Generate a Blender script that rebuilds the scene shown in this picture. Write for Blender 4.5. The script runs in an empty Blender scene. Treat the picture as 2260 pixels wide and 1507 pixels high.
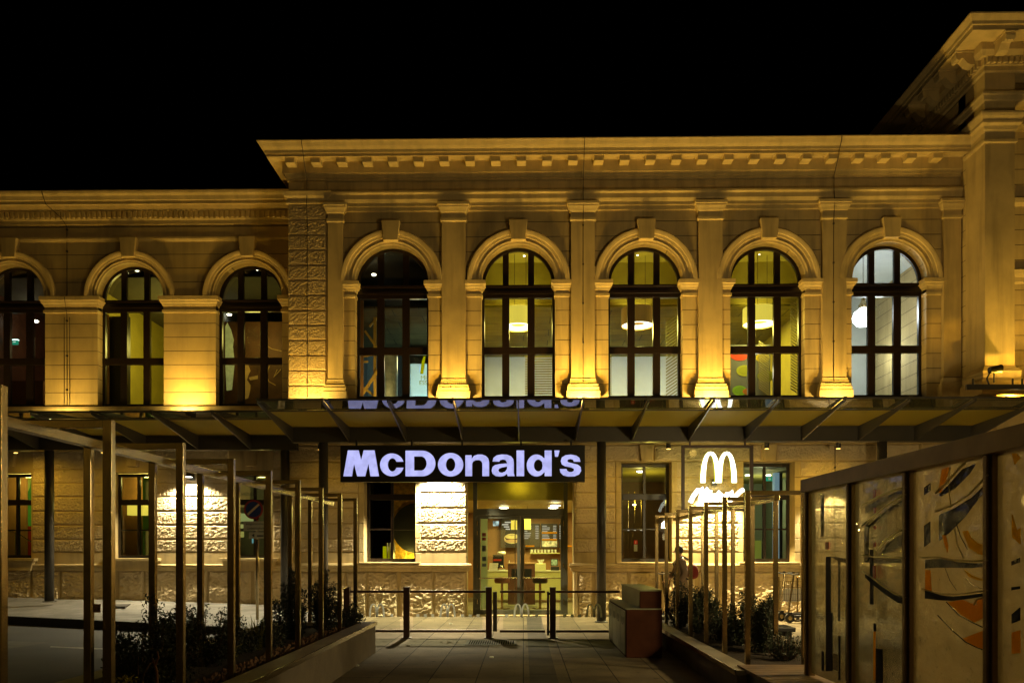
import bpy, bmesh, math, random
from mathutils import Vector, Matrix, noise
R = math.radians
PI = math.pi
random.seed(7)
S = bpy.context.scene
C = S.collection
# camera measurements (photo pixels 2260x1507): focal length, yaw, horizon
F, TH, HY, CH = 1700.0, 0.0147, 1216.0, 1.6
ct, st = math.cos(TH), math.sin(TH)
def X(px, Y):
    r = (px-1130)/F
    return Y/(ct+r*st)*(-st+r*ct)
def Z(py, Y, px=1300):
    r = (px-1130)/F
    return CH + Y/(ct+r*st)*(HY-py)/F
def P(px, py, Y): return Vector((X(px,Y), Y, Z(py,Y,px)))

# ---------------------------------------------------------------- materials
MATS = {}
def mat(name, col, rough=.6, metal=0, var=.0, vs=3.0, bump=None, groove=None, verm=None, emit=None, es=1, streak=0, spec=.5, brick=None):
    if name in MATS: return MATS[name]
    m = bpy.data.materials.new(name); MATS[name] = m; m.use_nodes = True
    nt = m.node_tree; N = nt.nodes; L = nt.links
    b = N['Principled BSDF']
    b.inputs['Base Color'].default_value = (*col, 1)
    b.inputs['Roughness'].default_value = rough
    b.inputs['Metallic'].default_value = metal
    b.inputs['Specular IOR Level'].default_value = spec
    geo = N.new('ShaderNodeNewGeometry')
    pos = geo.outputs['Position']
    colout = None
    def mix(a, bb, f, typ='MIX'):
        n = N.new('ShaderNodeMix'); n.data_type = 'RGBA'; n.blend_type = typ
        for i, v in ((6, a), (7, bb)):
            if isinstance(v, tuple): n.inputs[i].default_value = (*v, 1)
            else: L.new(v, n.inputs[i])
        if isinstance(f, (int, float)): n.inputs[0].default_value = f
        else: L.new(f, n.inputs[0])
        return n.outputs[2]
    def nz(scale, detail=3, vec=None, rgh=.55, dist=0):
        n = N.new('ShaderNodeTexNoise'); n.inputs['Scale'].default_value = scale
        n.inputs['Detail'].default_value = detail; n.inputs['Roughness'].default_value = rgh
        n.inputs['Distortion'].default_value = dist
        L.new(vec if vec else pos, n.inputs['Vector']); return n.outputs['Fac']
    def ramp(v, a, bb, c0=0., c1=1.):
        n = N.new('ShaderNodeMapRange'); n.inputs[1].default_value = a; n.inputs[2].default_value = bb
        n.inputs[3].default_value = c0; n.inputs[4].default_value = c1; L.new(v, n.inputs[0]); return n.outputs[0]
    def mth(op, a, bb=0.):
        n = N.new('ShaderNodeMath'); n.operation = op
        for i, v in enumerate((a, bb)):
            if isinstance(v, (int, float)): n.inputs[i].default_value = v
            else: L.new(v, n.inputs[i])
        return n.outputs[0]
    def stretch(sx, sy, sz):
        n = N.new('ShaderNodeVectorMath'); n.operation = 'MULTIPLY'; L.new(pos, n.inputs[0])
        n.inputs[1].default_value = (sx, sy, sz); return n.outputs[0]
    heights = []
    if var:
        f = ramp(nz(vs, 5), .3, .7)
        colout = mix(tuple(c*(1-var) for c in col), tuple(min(1, c*(1+var)) for c in col), f)
    if streak:
        f = ramp(nz(1.0, 4, stretch(5, 5, .45)), .48, .75, 0, streak)
        colout = mix(colout or tuple(col), tuple(c*.35 for c in col), f)
    if groove:
        z0, sp, w = groove
        sep = N.new('ShaderNodeSeparateXYZ'); L.new(pos, sep.inputs[0])
        fr = mth('FRACT', mth('DIVIDE', mth('SUBTRACT', sep.outputs[2], z0), sp))
        ln = mth('LESS_THAN', fr, w/sp)
        colout = mix(colout or tuple(col), tuple(c*.12 for c in col), mth('MULTIPLY', ln, .85))  # dark line painted into the colour in place of the groove's shadow
        heights.append((mth('MULTIPLY', ln, -1), .02))
    if brick:
        bw, bh, mort, rot, offx = brick
        mp = N.new('ShaderNodeMapping'); L.new(pos, mp.inputs[0]); mp.inputs['Rotation'].default_value = (0, 0, rot)
        mp.inputs['Location'].default_value = (0, offx, 0)
        bt = N.new('ShaderNodeTexBrick'); L.new(mp.outputs[0], bt.inputs[0])
        bt.inputs['Scale'].default_value = 1; bt.inputs['Brick Width'].default_value = bw; bt.inputs['Row Height'].default_value = bh
        bt.inputs['Mortar Size'].default_value = mort; bt.inputs['Mortar Smooth'].default_value = .1
        bt.inputs['Color1'].default_value = (*[c*.78 for c in col], 1); bt.inputs['Color2'].default_value = (*[c*1.12 for c in col], 1)
        bt.inputs['Mortar'].default_value = (*[c*.1 for c in col], 1); bt.offset = .37; bt.offset_frequency = 2
        bt.inputs['Bias'].default_value = 0
        stain = ramp(nz(1.7, 6), .35, .7, .72, 1.08)
        g = N.new('ShaderNodeVectorMath'); g.operation = 'SCALE'; L.new(bt.outputs['Color'], g.inputs[0]); L.new(stain, g.inputs['Scale'])
        fine = mth('MULTIPLY', ramp(nz(60, 2), .3, .75, 1.15, .8), mth('MULTIPLY', ramp(nz(11, 1), .70, .74, 1, .45), ramp(nz(.45, 3), .4, .65, .8, 1.1)))
        g2 = N.new('ShaderNodeVectorMath'); g2.operation = 'SCALE'; L.new(g.outputs[0], g2.inputs[0]); L.new(fine, g2.inputs['Scale'])
        colout = g2.outputs[0]
        heights.append((mth('MULTIPLY', bt.outputs['Fac'], -1), .006))
    if verm:
        sc, d = verm
        n1 = nz(sc, 1.5, stretch(.75, 1, 1.15), .5, .9)
        rdg = ramp(mth('ABSOLUTE', mth('SUBTRACT', n1, .5)), 0, .13)
        n2 = nz(sc*3, 2)
        h = mth('ADD', mth('MULTIPLY', rdg, 1.), mth('MULTIPLY', n2, .5))
        heights.append((h, d))
        colout = mix(tuple(c*.72 for c in col), colout or tuple(col), ramp(rdg, 0, .5))
    if bump:
        heights.append((nz(bump[0], 4), bump[1]))
    prev = None
    for h, d in heights:
        bp = N.new('ShaderNodeBump'); bp.inputs['Strength'].default_value = 1; bp.inputs['Distance'].default_value = d
        L.new(h, bp.inputs['Height'])
        if prev: L.new(prev, bp.inputs['Normal'])
        prev = bp.outputs[0]
    if prev: L.new(prev, b.inputs['Normal'])
    if colout: L.new(colout, b.inputs['Base Color'])
    if emit:
        b.inputs['Emission Color'].default_value = (*emit, 1); b.inputs['Emission Strength'].default_value = es
    return m

def glassmat(name, tint, refl=1.0, rough=0.02, frost=0., frostcol=(.7,.7,.6), bump=None, ior=1.5):
    m = bpy.data.materials.new(name); MATS[name] = m; m.use_nodes = True
    nt = m.node_tree; N = nt.nodes; L = nt.links; N.clear()
    out = N.new('ShaderNodeOutputMaterial'); tr = N.new('ShaderNodeBsdfTransparent'); tr.inputs[0].default_value = (*tint, 1)
    gl = N.new('ShaderNodeBsdfGlossy'); gl.inputs['Roughness'].default_value = rough
    fr = N.new('ShaderNodeFresnel'); fr.inputs[0].default_value = ior
    mu = N.new('ShaderNodeMath'); mu.operation = 'MULTIPLY'; mu.inputs[1].default_value = refl; L.new(fr.outputs[0], mu.inputs[0])
    mx = N.new('ShaderNodeMixShader'); L.new(mu.outputs[0], mx.inputs[0]); L.new(gl.outputs[0], mx.inputs[2])
    base = tr.outputs[0]
    if bump:
        nz = N.new('ShaderNodeTexNoise'); nz.inputs['Scale'].default_value = bump[0]; nz.inputs['Detail'].default_value = 4
        g = N.new('ShaderNodeNewGeometry'); L.new(g.outputs['Position'], nz.inputs['Vector'])
        bp = N.new('ShaderNodeBump'); bp.inputs['Distance'].default_value = bump[1]; L.new(nz.outputs['Fac'], bp.inputs['Height'])
        L.new(bp.outputs[0], gl.inputs['Normal']); L.new(bp.outputs[0], fr.inputs['Normal'])
    if frost:
        tl = N.new('ShaderNodeBsdfTranslucent'); tl.inputs[0].default_value = (*frostcol, 1)
        df = N.new('ShaderNodeBsdfDiffuse'); df.inputs[0].default_value = (*frostcol, 1)
        if bump: L.new(bp.outputs[0], tl.inputs['Normal']); L.new(bp.outputs[0], df.inputs['Normal'])
        m1 = N.new('ShaderNodeMixShader'); m1.inputs[0].default_value = .35; L.new(tl.outputs[0], m1.inputs[1]); L.new(df.outputs[0], m1.inputs[2])
        m2 = N.new('ShaderNodeMixShader'); m2.inputs[0].default_value = frost; L.new(base, m2.inputs[1]); L.new(m1.outputs[0], m2.inputs[2])
        base = m2.outputs[0]
    L.new(base, mx.inputs[1]); L.new(mx.outputs[0], out.inputs[0])
    return m

def emis(name, col, s=1, var=0):
    m = bpy.data.materials.new(name); m.use_nodes = True; nt = m.node_tree; N = nt.nodes; N.clear(); L = nt.links
    o = N.new('ShaderNodeOutputMaterial'); e = N.new('ShaderNodeEmission'); e.inputs[0].default_value = (*col, 1); e.inputs[1].default_value = s
    if var:
        nz = N.new('ShaderNodeTexNoise'); nz.inputs['Scale'].default_value = 6; g = N.new('ShaderNodeNewGeometry'); L.new(g.outputs['Position'], nz.inputs['Vector'])
        mr = N.new('ShaderNodeMapRange'); mr.inputs[1].default_value = .35; mr.inputs[2].default_value = .65; mr.inputs[3].default_value = s*(1-var); mr.inputs[4].default_value = s*(1+var)
        L.new(nz.outputs['Fac'], mr.inputs[0]); L.new(mr.outputs[0], e.inputs[1])
    L.new(e.outputs[0], o.inputs[0]); return m

CREAM = (.50, .372, .17)
m_wall = mat('cream_plaster', CREAM, .85, var=.18, vs=1.2, streak=.5, bump=(45, .004))
m_joint = mat('jointed_plaster', CREAM, .85, var=.18, vs=1.2, streak=.55, bump=(45, .004), groove=(5.32, .362, .016))
m_jointL = mat('jointed_plaster_side', CREAM, .85, var=.12, vs=1.5, streak=.3, bump=(45, .004), groove=(5.40, .362, .016))
m_trim = mat('cream_trim', (.53, .40, .19), .8, var=.14, vs=3, streak=.3, bump=(30, .006))
m_verm = mat('vermiculated_stone', (.58, .455, .27), .85, var=.1, vs=2, bump=(40, .006))
m_hammer = mat('bush_hammered_stone', (.48, .36, .19), .9, var=.15, vs=2, bump=(40, .006))
m_rock = mat('rock_faced_stone', (.58, .455, .27), .9, var=.15, vs=2, bump=(26, .02))
m_frame = mat('dark_brown_frame', (.010, .005, .003), .35, var=.15, bump=(20, .001))
m_steel = mat('brushed_steel', (.42, .33, .17), .20, metal=1, var=.12, vs=8, streak=.3, bump=(90, .0010))
m_dsteel = mat('painted_grey_steel', (.055, .048, .038), .4, metal=.2, var=.1)
m_brown = mat('brown_painted_metal', (.045, .017, .010), .4, var=.15)
m_corten = mat('rust_brown_panel', (.055, .020, .010), .8, spec=.05, var=.25, vs=4)
m_olive = mat('grey_green_panel', (.20, .20, .12), .45, var=.08)
m_black = mat('black_metal', (.006, .006, .007), .4)
m_cable = mat('dark_cable', (.05, .035, .02), .6)
m_glass = glassmat('window_glass', (.93, .95, .93), .9)
m_bglass = glassmat('barrier_glass', (.90, .93, .90), 1.0)
m_canglass = glassmat('canopy_glass', (.60, .64, .50), 1.6, frost=.30, frostcol=(.55, .52, .2))
m_perf = glassmat('perforated_metal', (.62, .58, .22), .15, rough=.4, frost=.6, frostcol=(.72, .62, .12))
m_conc = mat('planter_concrete', (.15, .12, .08), .8, var=.2, vs=3, bump=(25, .004))
m_cope = mat('planter_coping', (.27, .23, .15), .6, var=.15, vs=3)
m_soil = mat('soil', (.035, .024, .015), .95, var=.4, vs=20, bump=(30, .03))
m_leaf = mat('dark_leaf', (.020, .028, .010), .55, var=.4, vs=12)
m_leaf2 = mat('conifer_leaf', (.015, .022, .010), .6, var=.4, vs=12)
m_bark = mat('bark', (.10, .06, .035), .9, var=.3, vs=15)

# ---------------------------------------------------------------- mesh builder
class MB:
    def __init__(s): s.v = []; s.f = []; s.mi = []
    def add(s, vs, fs, m=0):
        n = len(s.v); s.v += [tuple(p) for p in vs]
        for f in fs: s.f.append(tuple(i+n for i in f)); s.mi.append(m)
    def box(s, x0, x1, y0, y1, z0, z1, m=0):
        s.add([(x0,y0,z0),(x1,y0,z0),(x1,y1,z0),(x0,y1,z0),(x0,y0,z1),(x1,y0,z1),(x1,y1,z1),(x0,y1,z1)],
              [(0,3,2,1),(4,5,6,7),(0,1,5,4),(1,2,6,5),(2,3,7,6),(3,0,4,7)], m); return s
    def prism(s, pts, f, m=0):
        n = len(pts); vs = [f(p, 0) for p in pts]+[f(p, 1) for p in pts]
        s.add(vs, [tuple(range(n-1, -1, -1)), tuple(range(n, 2*n))]+[(i, (i+1) % n, n+(i+1) % n, n+i) for i in range(n)], m); return s
    def py(s, pts, y0, y1, m=0): return s.prism(pts, lambda p, k: (p[0], (y0, y1)[k], p[1]), m)
    def px(s, pts, x0, x1, m=0): return s.prism(pts, lambda p, k: ((x0, x1)[k], p[0], p[1]), m)
    def pz(s, pts, z0, z1, m=0): return s.prism(pts, lambda p, k: (p[0], p[1], (z0, z1)[k]), m)
    def tube(s, pts, r, n=8, m=0):
        pts = [Vector(p) for p in pts]; rs = r if isinstance(r, (list, tuple)) else [r]*len(pts)
        vs = []; up = None
        for i, p in enumerate(pts):
            d = (pts[min(i+1, len(pts)-1)]-pts[max(i-1, 0)]).normalized()
            if up is None: up = Vector((0, 0, 1)) if abs(d.z) < .9 else Vector((1, 0, 0))
            a = d.cross(up)
            if a.length < 1e-4: a = d.cross(Vector((0, 1, 0)))
            a.normalize(); b = d.cross(a).normalized(); up = -b if False else up
            for k in range(n):
                t = 2*PI*k/n; vs.append(p+(a*math.cos(t)+b*math.sin(t))*rs[i])
        fs = [(i*n+k, i*n+(k+1) % n, (i+1)*n+(k+1) % n, (i+1)*n+k) for i in range(len(pts)-1) for k in range(n)]
        fs += [tuple(range(n-1, -1, -1)), tuple(range((len(pts)-1)*n, len(pts)*n))]
        s.add(vs, fs, m); return s
    def lathe(s, c, prof, n=24, m=0, cap=True):
        vs = [(c[0]+r*math.cos(2*PI*k/n), c[1]+r*math.sin(2*PI*k/n), c[2]+z) for r, z in prof for k in range(n)]
        fs = [(i*n+k, i*n+(k+1) % n, (i+1)*n+(k+1) % n, (i+1)*n+k) for i in range(len(prof)-1) for k in range(n)]
        if cap: fs += [tuple(range(n-1, -1, -1)), tuple(range((len(prof)-1)*n, len(prof)*n))]
        s.add(vs, fs, m); return s
    def mould(s, x0, x1, Y, yb, prof, l=True, r=True, m=0):
        """profile [(out, z)] run along the front at Y with mitred returns to yb"""
        rows = []
        for o, z in prof:
            row = []
            if l: row += [(x0-o, yb, z), (x0-o, Y-o, z)]
            else: row += [(x0, Y-o, z)]
            if r: row += [(x1+o, Y-o, z), (x1+o, yb, z)]
            else: row += [(x1, Y-o, z)]
            rows.append(row)
        w = len(rows[0]); vs = [p for row in rows for p in row]
        fs = [(i*w+k, i*w+k+1, (i+1)*w+k+1, (i+1)*w+k) for i in range(len(rows)-1) for k in range(w-1)]
        for i in (0, len(rows)-1):   # caps bottom and top
            n = len(vs); a, b = rows[i][0], rows[i][-1]
            vs += [(a[0], yb, a[2]), (b[0], yb, b[2])]
            fs.append(tuple(range(i*w, i*w+w))+(n+1, n))
        s.add(vs, fs, m); return s
    def arcsweep(s, cx, cz, Y, prof, a0=0, a1=PI, n=28, m=0):
        """profile [(radius, out)] swept round a half circle"""
        vs = []; w = len(prof)
        for i in range(n+1):
            a = a0+(a1-a0)*i/n
            vs += [(cx+r*math.cos(a), Y-o, cz+r*math.sin(a)) for r, o in prof]
        fs = [(i*w+k, i*w+k+1, (i+1)*w+k+1, (i+1)*w+k) for i in range(n) for k in range(w-1)]
        s.add(vs, fs, m); return s
    def pillow(s, x0, x1, Y, z0, z1, o=.035, b=.025, m=0):
        s.add([(x0,Y,z0),(x1,Y,z0),(x1,Y,z1),(x0,Y,z1),(x0+b,Y-o,z0+b),(x1-b,Y-o,z0+b),(x1-b,Y-o,z1-b),(x0+b,Y-o,z1-b)],
              [(0,1,5,4),(1,2,6,5),(2,3,7,6),(3,0,4,7),(4,5,6,7)], m); return s
    def verm(s, x0, x1, Y, z0, z1, o=.03, amp=.028, res=.0145, sc=21):
        """block face carved with worm-like furrows"""
        nx, nz = max(3, int((x1-x0)/res)), max(3, int((z1-z0)/res)); vs = []; fs = []
        for j in range(nz+1):
            for i in range(nx+1):
                x = x0+(x1-x0)*i/nx; z = z0+(z1-z0)*j/nz
                d = min(x-x0, x1-x, z-z0, z1-z); e = min(1, d/.03)
                p = Vector((x, Y*.7, z*1.15))*sc
                w_ = noise.noise(p*.6+Vector((5, 5, 5)))*1.4
                h = min(1, abs(noise.noise(p+Vector((w_, 0, w_))))*3.6) if d > .022 else 1
                vs.append((x, Y-(o+amp*(h-.6)+noise.noise(p*2.3)*.006)*min(1, e*1.4) if d > 1e-6 else Y, z))
        w = nx+1
        for j in range(nz):
            for i in range(nx): fs.append((j*w+i, j*w+i+1, (j+1)*w+i+1, (j+1)*w+i))
        s.add(vs, fs, 0); return s
    def build(s, name, mats, parent=None, smooth=False, bevel=0, fix=True):
        me = bpy.data.meshes.new(name); me.from_pydata(s.v, [], s.f)
        if not isinstance(mats, (list, tuple)): mats = [mats]
        for q in mats: me.materials.append(q)
        me.polygons.foreach_set('material_index', s.mi)
        if fix:
            bm = bmesh.new(); bm.from_mesh(me); bmesh.ops.recalc_face_normals(bm, faces=bm.faces); bm.to_mesh(me); bm.free()
        if smooth: me.polygons.foreach_set('use_smooth', [True]*len(me.polygons))
        me.update()
        o = bpy.data.objects.new(name, me); C.objects.link(o)
        if bevel:
            md = o.modifiers.new('bevel', 'BEVEL'); md.width = bevel; md.segments = 2; md.limit_method = 'ANGLE'; md.angle_limit = R(40)
        if parent:
            o.parent = parent; o.matrix_parent_inverse = invm(parent)
        return o
def worldloc(o):
    m = Matrix.Translation(o.location)
    return (worldloc(o.parent) @ o.matrix_parent_inverse @ m) if o.parent else m
def invm(p): return worldloc(p).inverted()
def tag(o, label=None, cat=None, group=None, kind=None):
    if label: o['label'] = label
    if cat: o['category'] = cat
    if group: o['group'] = group
    if kind: o['kind'] = kind
    return o
def thing(name, label, cat, loc=(0,0,0), group=None):
    o = bpy.data.objects.new(name, None); C.objects.link(o); o.location = loc; o.empty_display_size = .2
    return tag(o, label, cat, group)
def dup(root, dx=0, dy=0, dz=0, label=None):
    r = root.copy(); C.objects.link(r); r.location = Vector(root.location)+Vector((dx, dy, dz))
    if label: r['label'] = label
    def rec(src, par):
        for ch in [o for o in bpy.data.objects if o.parent == src]:
            c = ch.copy(); C.objects.link(c); c.parent = par; rec(ch, c)
    rec(root, r); return r
def text(name, body, loc, size, m, parent=None, ext=.002, align='CENTER', rot=(PI/2, 0, 0), off=0):
    cu = bpy.data.curves.new(name, 'FONT'); cu.body = body; cu.size = size; cu.extrude = ext; cu.align_x = align; cu.align_y = 'CENTER'; cu.offset = off
    t = bpy.data.objects.new(name, cu); C.objects.link(t)
    dg = bpy.context.evaluated_depsgraph_get(); me = bpy.data.meshes.new_from_object(t.evaluated_get(dg))
    bpy.data.objects.remove(t)
    me.transform(Matrix.Translation(loc) @ Matrix.Rotation(rot[2], 4, 'Z') @ Matrix.Rotation(rot[0], 4, 'X'))
    me.materials.clear(); me.materials.append(m)
    o = bpy.data.objects.new(name, me); C.objects.link(o)
    if parent: o.parent = parent; o.matrix_parent_inverse = invm(parent)
    return o
def arches(mb, cx, z0, w, h, Y, t=.015, wd=None, m=0, n=14, logo=None):
    """two joined arches, legs thinner at the top"""
    wd = wd or .088*w
    for k, c in enumerate((cx-.225*w, cx+.225*w)):
        pts_o = []; pts_i = []
        for i in range(n+1):
            a = PI*i/n
            ro, ri = .275*w, .275*w-wd*1.75
            zo, zi = h, h-wd*1.15
            sgn = math.cos(a); e = abs(sgn)**.85*(1 if sgn >= 0 else -1)
            pts_o.append((c-e*ro, z0+math.sin(a)*zo)); pts_i.append((c-e*ri, z0+math.sin(a)*zi))
        for i in range(n):
            mb.py([pts_o[i], pts_o[i+1], pts_i[i+1], pts_i[i]], Y-t-.001*k, Y, m)
def light(name, typ, loc, col, e, parent=None, target=None, size=.1, spot=None, blend=.8):
    l = bpy.data.lights.new(name, typ); l.color = col; l.energy = e
    if typ == 'AREA': l.size = size
    else: l.shadow_soft_size = size
    if typ == 'SPOT': l.spot_size = R(spot); l.spot_blend = blend
    o = bpy.data.objects.new(name, l); C.objects.link(o); o.location = loc
    if target is not None: o.rotation_euler = (Vector(target)-Vector(loc)).to_track_quat('-Z', 'Y').to_euler()
    return o
# ================================================================ THE STATION BUILDING
YM, YL = 18.9, 20.1          # main wing and left wing wall planes
bld = thing('station_building', 'long cream plastered station building with arched upper windows lit from below at night', 'building', (0, YM, 0))
XPL = X(635, 18.8)           # left corner of the main wing
XPR = X(2131, 18.67)         # left corner of the right pavilion
zs = Z(620, YM)              # springing line of the arches
def Zm(y): return Z(y, YM)
ztop = Zm(398)
zsill = Zm(878)
RA = .905
bays = [X(p, YM) for p in (864.5, 1144, 1424.5, 1694, 1962)]
pil = [X(p, YM) for p in (733, 1002, 1286, 1566, 1838, 2104)]
# ---- upper wall, one prism per bay
w = MB()
edges = [XPL]+[(bays[i]+bays[i+1])/2 for i in range(4)]+[XPR+.3]
def archcell(w, xa, xb, xc, R_, z0, zsp, z1, Y0, Y1):
    n = 28; arc = [(xc+R_*math.cos(PI-PI*i/n), zsp+R_*math.sin(PI*i/n)) for i in range(n+1)]
    w.py([(xa, zsp)]+arc+[(xb, zsp), (xb, z1), (xa, z1)], Y0, Y1)
    w.box(xa, xc-R_, Y0, Y1, z0, zsp); w.box(xc+R_, xb, Y0, Y1, z0, zsp)
for i, b in enumerate(bays): archcell(w, edges[i], edges[i+1], b, RA, zsill, zs, ztop, YM, YM+.45)
w.build('wall', m_joint, bld)
w = MB(); w.box(XPL, XPR+.3, YM-.002, YM+.45, Zm(985), zsill-.002); w.box(XPL, XPL+.3, YM+.45, 28, 0, 11.2)
w.box(XPL, XPR+.5, YM+.1, YM+.45, ztop-.002, 11.0); w.build('wall', m_wall, bld)
# dark slab roof
w = MB(); w.box(XPL-.3, XPR+.2, YM-.2, 30, 11.27, 11.33); w.build('roof', m_black, bld)
# ---- main cornice
def cprof(Y): return None
c = MB()
zc = lambda y, o: Z(y, YM-o)
prof = [(0, Zm(397)), (.035, Zm(396)), (.035, Zm(392)), (.06, Zm(391)), (.08, Zm(385)), (.12, Zm(380)), (.125, zc(377.5, .125)), (.125, zc(353, .125)), (.15, zc(349, .15)), (.42, zc(341, .42)), (.42, zc(334, .42)),
        (.45, zc(333, .45)), (.46, zc(326, .46)), (.52, zc(318, .52)), (.57, zc(309, .57)), (.60, zc(305, .6)), (.60, zc(303, .6)), (.2, 11.35)]
c.mould(XPL, XPR+.2, YM, 28, prof, True, False)
corn = c.build('cornice', m_trim, bld)
zmt = zc(346, .3)
x = XPL+.13
k = 0
while x < XPR-.15:
    q = MB(); q.box(x-.115, x+.115, YM-.37, YM-.12, zmt-.13, zmt+.03); q.box(x-.15, x+.15, YM-.40, YM-.12, zmt+.002, zmt+.04)
    q.build('modillion', m_trim, corn, bevel=.012); x += .622; k += 1
# ---- architrave
a = MB()
prof = [(0, Zm(466)), (.03, Zm(464)), (.03, Zm(456)), (.045, Zm(454)), (.045, Zm(447)), (.06, Zm(446)), (.10, Zm(441)), (.10, Zm(431)), (.14, Zm(428)), (.14, Zm(424)), (0, Zm(422))]
a.mould(XPL+.98, XPR+.2, YM, YM+.2, prof, True, False); a.build('architrave', m_trim, bld)
# ---- pilasters
for i, xc in enumerate(pil):
    hw = .29
    x0, x1 = xc-hw, xc+hw
    if i == 0: x0 = x1-.37
    if i == 5: x1 = x0+.42
    q = MB(); q.box(x0, x1, YM-.11, YM+.01, Zm(836), Zm(470)); p_ = q.build('pilaster', m_wall, bld)
    cap = [(0, Zm(492)), (.03, Zm(490)), (.03, Zm(484)), (.005, Zm(483)), (.005, Zm(473)), (.03, Zm(471)), (.05, Zm(466)), (.08, Zm(461)), (.08, Zm(458)), (.10, Zm(457)), (.10, Zm(451)), (0, Zm(450))]
    MB().mould(x0, x1, YM-.112, YM+.01, cap, True, True).build('capital', m_trim, p_)
    bs = [(.09, Zm(882)), (.115, Zm(880)), (.115, Zm(866)), (.095, Zm(865.5)), (.095, Zm(857)), (.075, Zm(856.5)), (.075, Zm(851)), (.035, Zm(850)), (.035, Zm(844)), (.02, Zm(843.5)), (.02, Zm(838)), (0, Zm(837.5))]
    MB().mould(x0, x1, YM-.112, YM+.01, bs, True, True).build('base', m_trim, p_)
# ---- arch mouldings, keystones, imposts, windows
YF = YM+.25
def arch_trim(xc, R_, zsp, Y, RO, par):
    q = MB(); e = RO-R_
    q.arcsweep(xc, zsp, Y, [(R_, -.3), (R_, .045), (R_+.13*e, .05), (R_+.2*e, .07), (R_+.33*e, .05), (R_+.42*e, .05), (R_+.46*e, .075), (R_+.62*e, .085), (R_+.66*e, .11), (R_+.8*e, .125), (R_+.92*e, .13), (R_+e, .10), (R_+e, -.01)])
    q.build('arch_moulding', m_trim, par, smooth=False)
def keystone(xc, z0, z1, Y, w0, w1, out, par):
    MB().py([(xc-w0, z0), (xc+w0, z0), (xc+w1, z1), (xc-w1, z1)], Y-out, Y+.01).build('keystone', m_wall, par, bevel=.012)
def impost(x0, x1, Y, z0, z1, par, l=True, r=True):
    h = z1-z0
    pr = [(0, z0), (.025, z0+.02*h), (.025, z0+.18*h), (.0, z0+.2*h), (.0, z0+.4*h), (.02, z0+.42*h), (.035, z0+.55*h), (.06, z0+.6*h), (.075, z0+.72*h), (.10, z0+.76*h), (.10, z1), (0, z1+.004)]
    MB().mould(x0, x1, Y, Y+.22, pr, l, r).build('impost', m_trim, par)
def arch_window(xc, hw, z0, zsp, R_, Y, par, sc=1.0):
    """dark timber frame with 3x2 panes and a three-light fanlight"""
    f = MB(); t = .09*sc; D = .08
    # fanlight arc frame
    f.arcsweep(xc, zsp, Y, [(R_+.06, 0), (R_+.06, .02), (R_-.075*sc, .02), (R_-.075*sc, -.06)], n=28)
    mw = .075*sc; mx = .315*sc
    pane_b = zsp-.03
    for s_ in (-1, 1):
        xm = xc+s_*mx; h = math.sqrt(max(0, (R_-.05)**2-mx**2))
        f.box(xm-mw, xm+mw, Y-.012, Y+D, pane_b-.02, zsp+h)
        f.box(xm-.09*sc, xm+.09*sc, Y-.022, Y+D, z0+.03, zsp-.10)
        f.box(min(xc+s_*hw, xc+s_*(hw-.09*sc)), max(xc+s_*hw, xc+s_*(hw-.09*sc)), Y-.018, Y+D, z0, zsp-.04)
    # transom with a little cornice
    f.box(xc-hw, xc+hw, Y-.03, Y+D, zsp-.34*sc, zsp-.09*sc)
    f.box(xc-hw, xc+hw, Y-.06, Y+D, zsp-.24*sc, zsp-.17*sc)
    f.box(xc-hw, xc+hw, Y-.10, Y+D, zsp-.085*sc, zsp-.035*sc)
    zt, zb = zsp-.34*sc, z0
    zmid = zb+(zt-zb)*.485
    f.box(xc-hw, xc+hw, Y-.026, Y+D, zmid-.09*sc, zmid+.09*sc)
    f.box(xc-hw, xc+hw, Y-.03, Y+D, z0-.02, z0+.10*sc)
    fr = f.build('window', m_frame, par, bevel=.006)
    g = MB(); n = 20; Rg = R_-.06
    g.py([(xc-Rg, zsp-.03)]+[(xc+Rg*math.cos(PI-PI*i/n), zsp+Rg*math.sin(PI*i/n)) for i in range(n+1)]+[(xc+Rg, zsp-.03)], Y+.04, Y+.046)
    g.box(xc-hw+.05, xc+hw-.05, Y+.04, Y+.046, z0+.05, zsp-.2)
    g.build('pane', m_glass, fr)
    # outside sill, thin dark
    MB().box(xc-hw-.02, xc+hw+.02, Y-.28, Y+.02, z0-.05, z0-.022).build('sill', m_frame, fr)
for i, b in enumerate(bays):
    arch_trim(b, RA, zs, YM, 1.26, bld)
    keystone(b, Zm(534), Zm(490), YM, .175, .225, .19, bld)
    lx = pil[i]+.29; rx = pil[i+1]-.29
    impost(lx-.02, b-RA, YM-.02, Zm(655), Zm(620), bld, False, True)
    impost(b+RA, rx+.02, YM-.02, Zm(655), Zm(620), bld, True, False)
    arch_window(b, .93, zsill+.0, zs, RA, YF, bld)
# cream sill band beneath the upper windows
MB().mould(XPL, XPR, YM-.05, YM+.3, [(0, Zm(900)), (.06, Zm(898)), (.06, Zm(885)), (.02, Zm(880)), (-.05, Zm(879))], True, False).build('sill_band', m_trim, bld)
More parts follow.
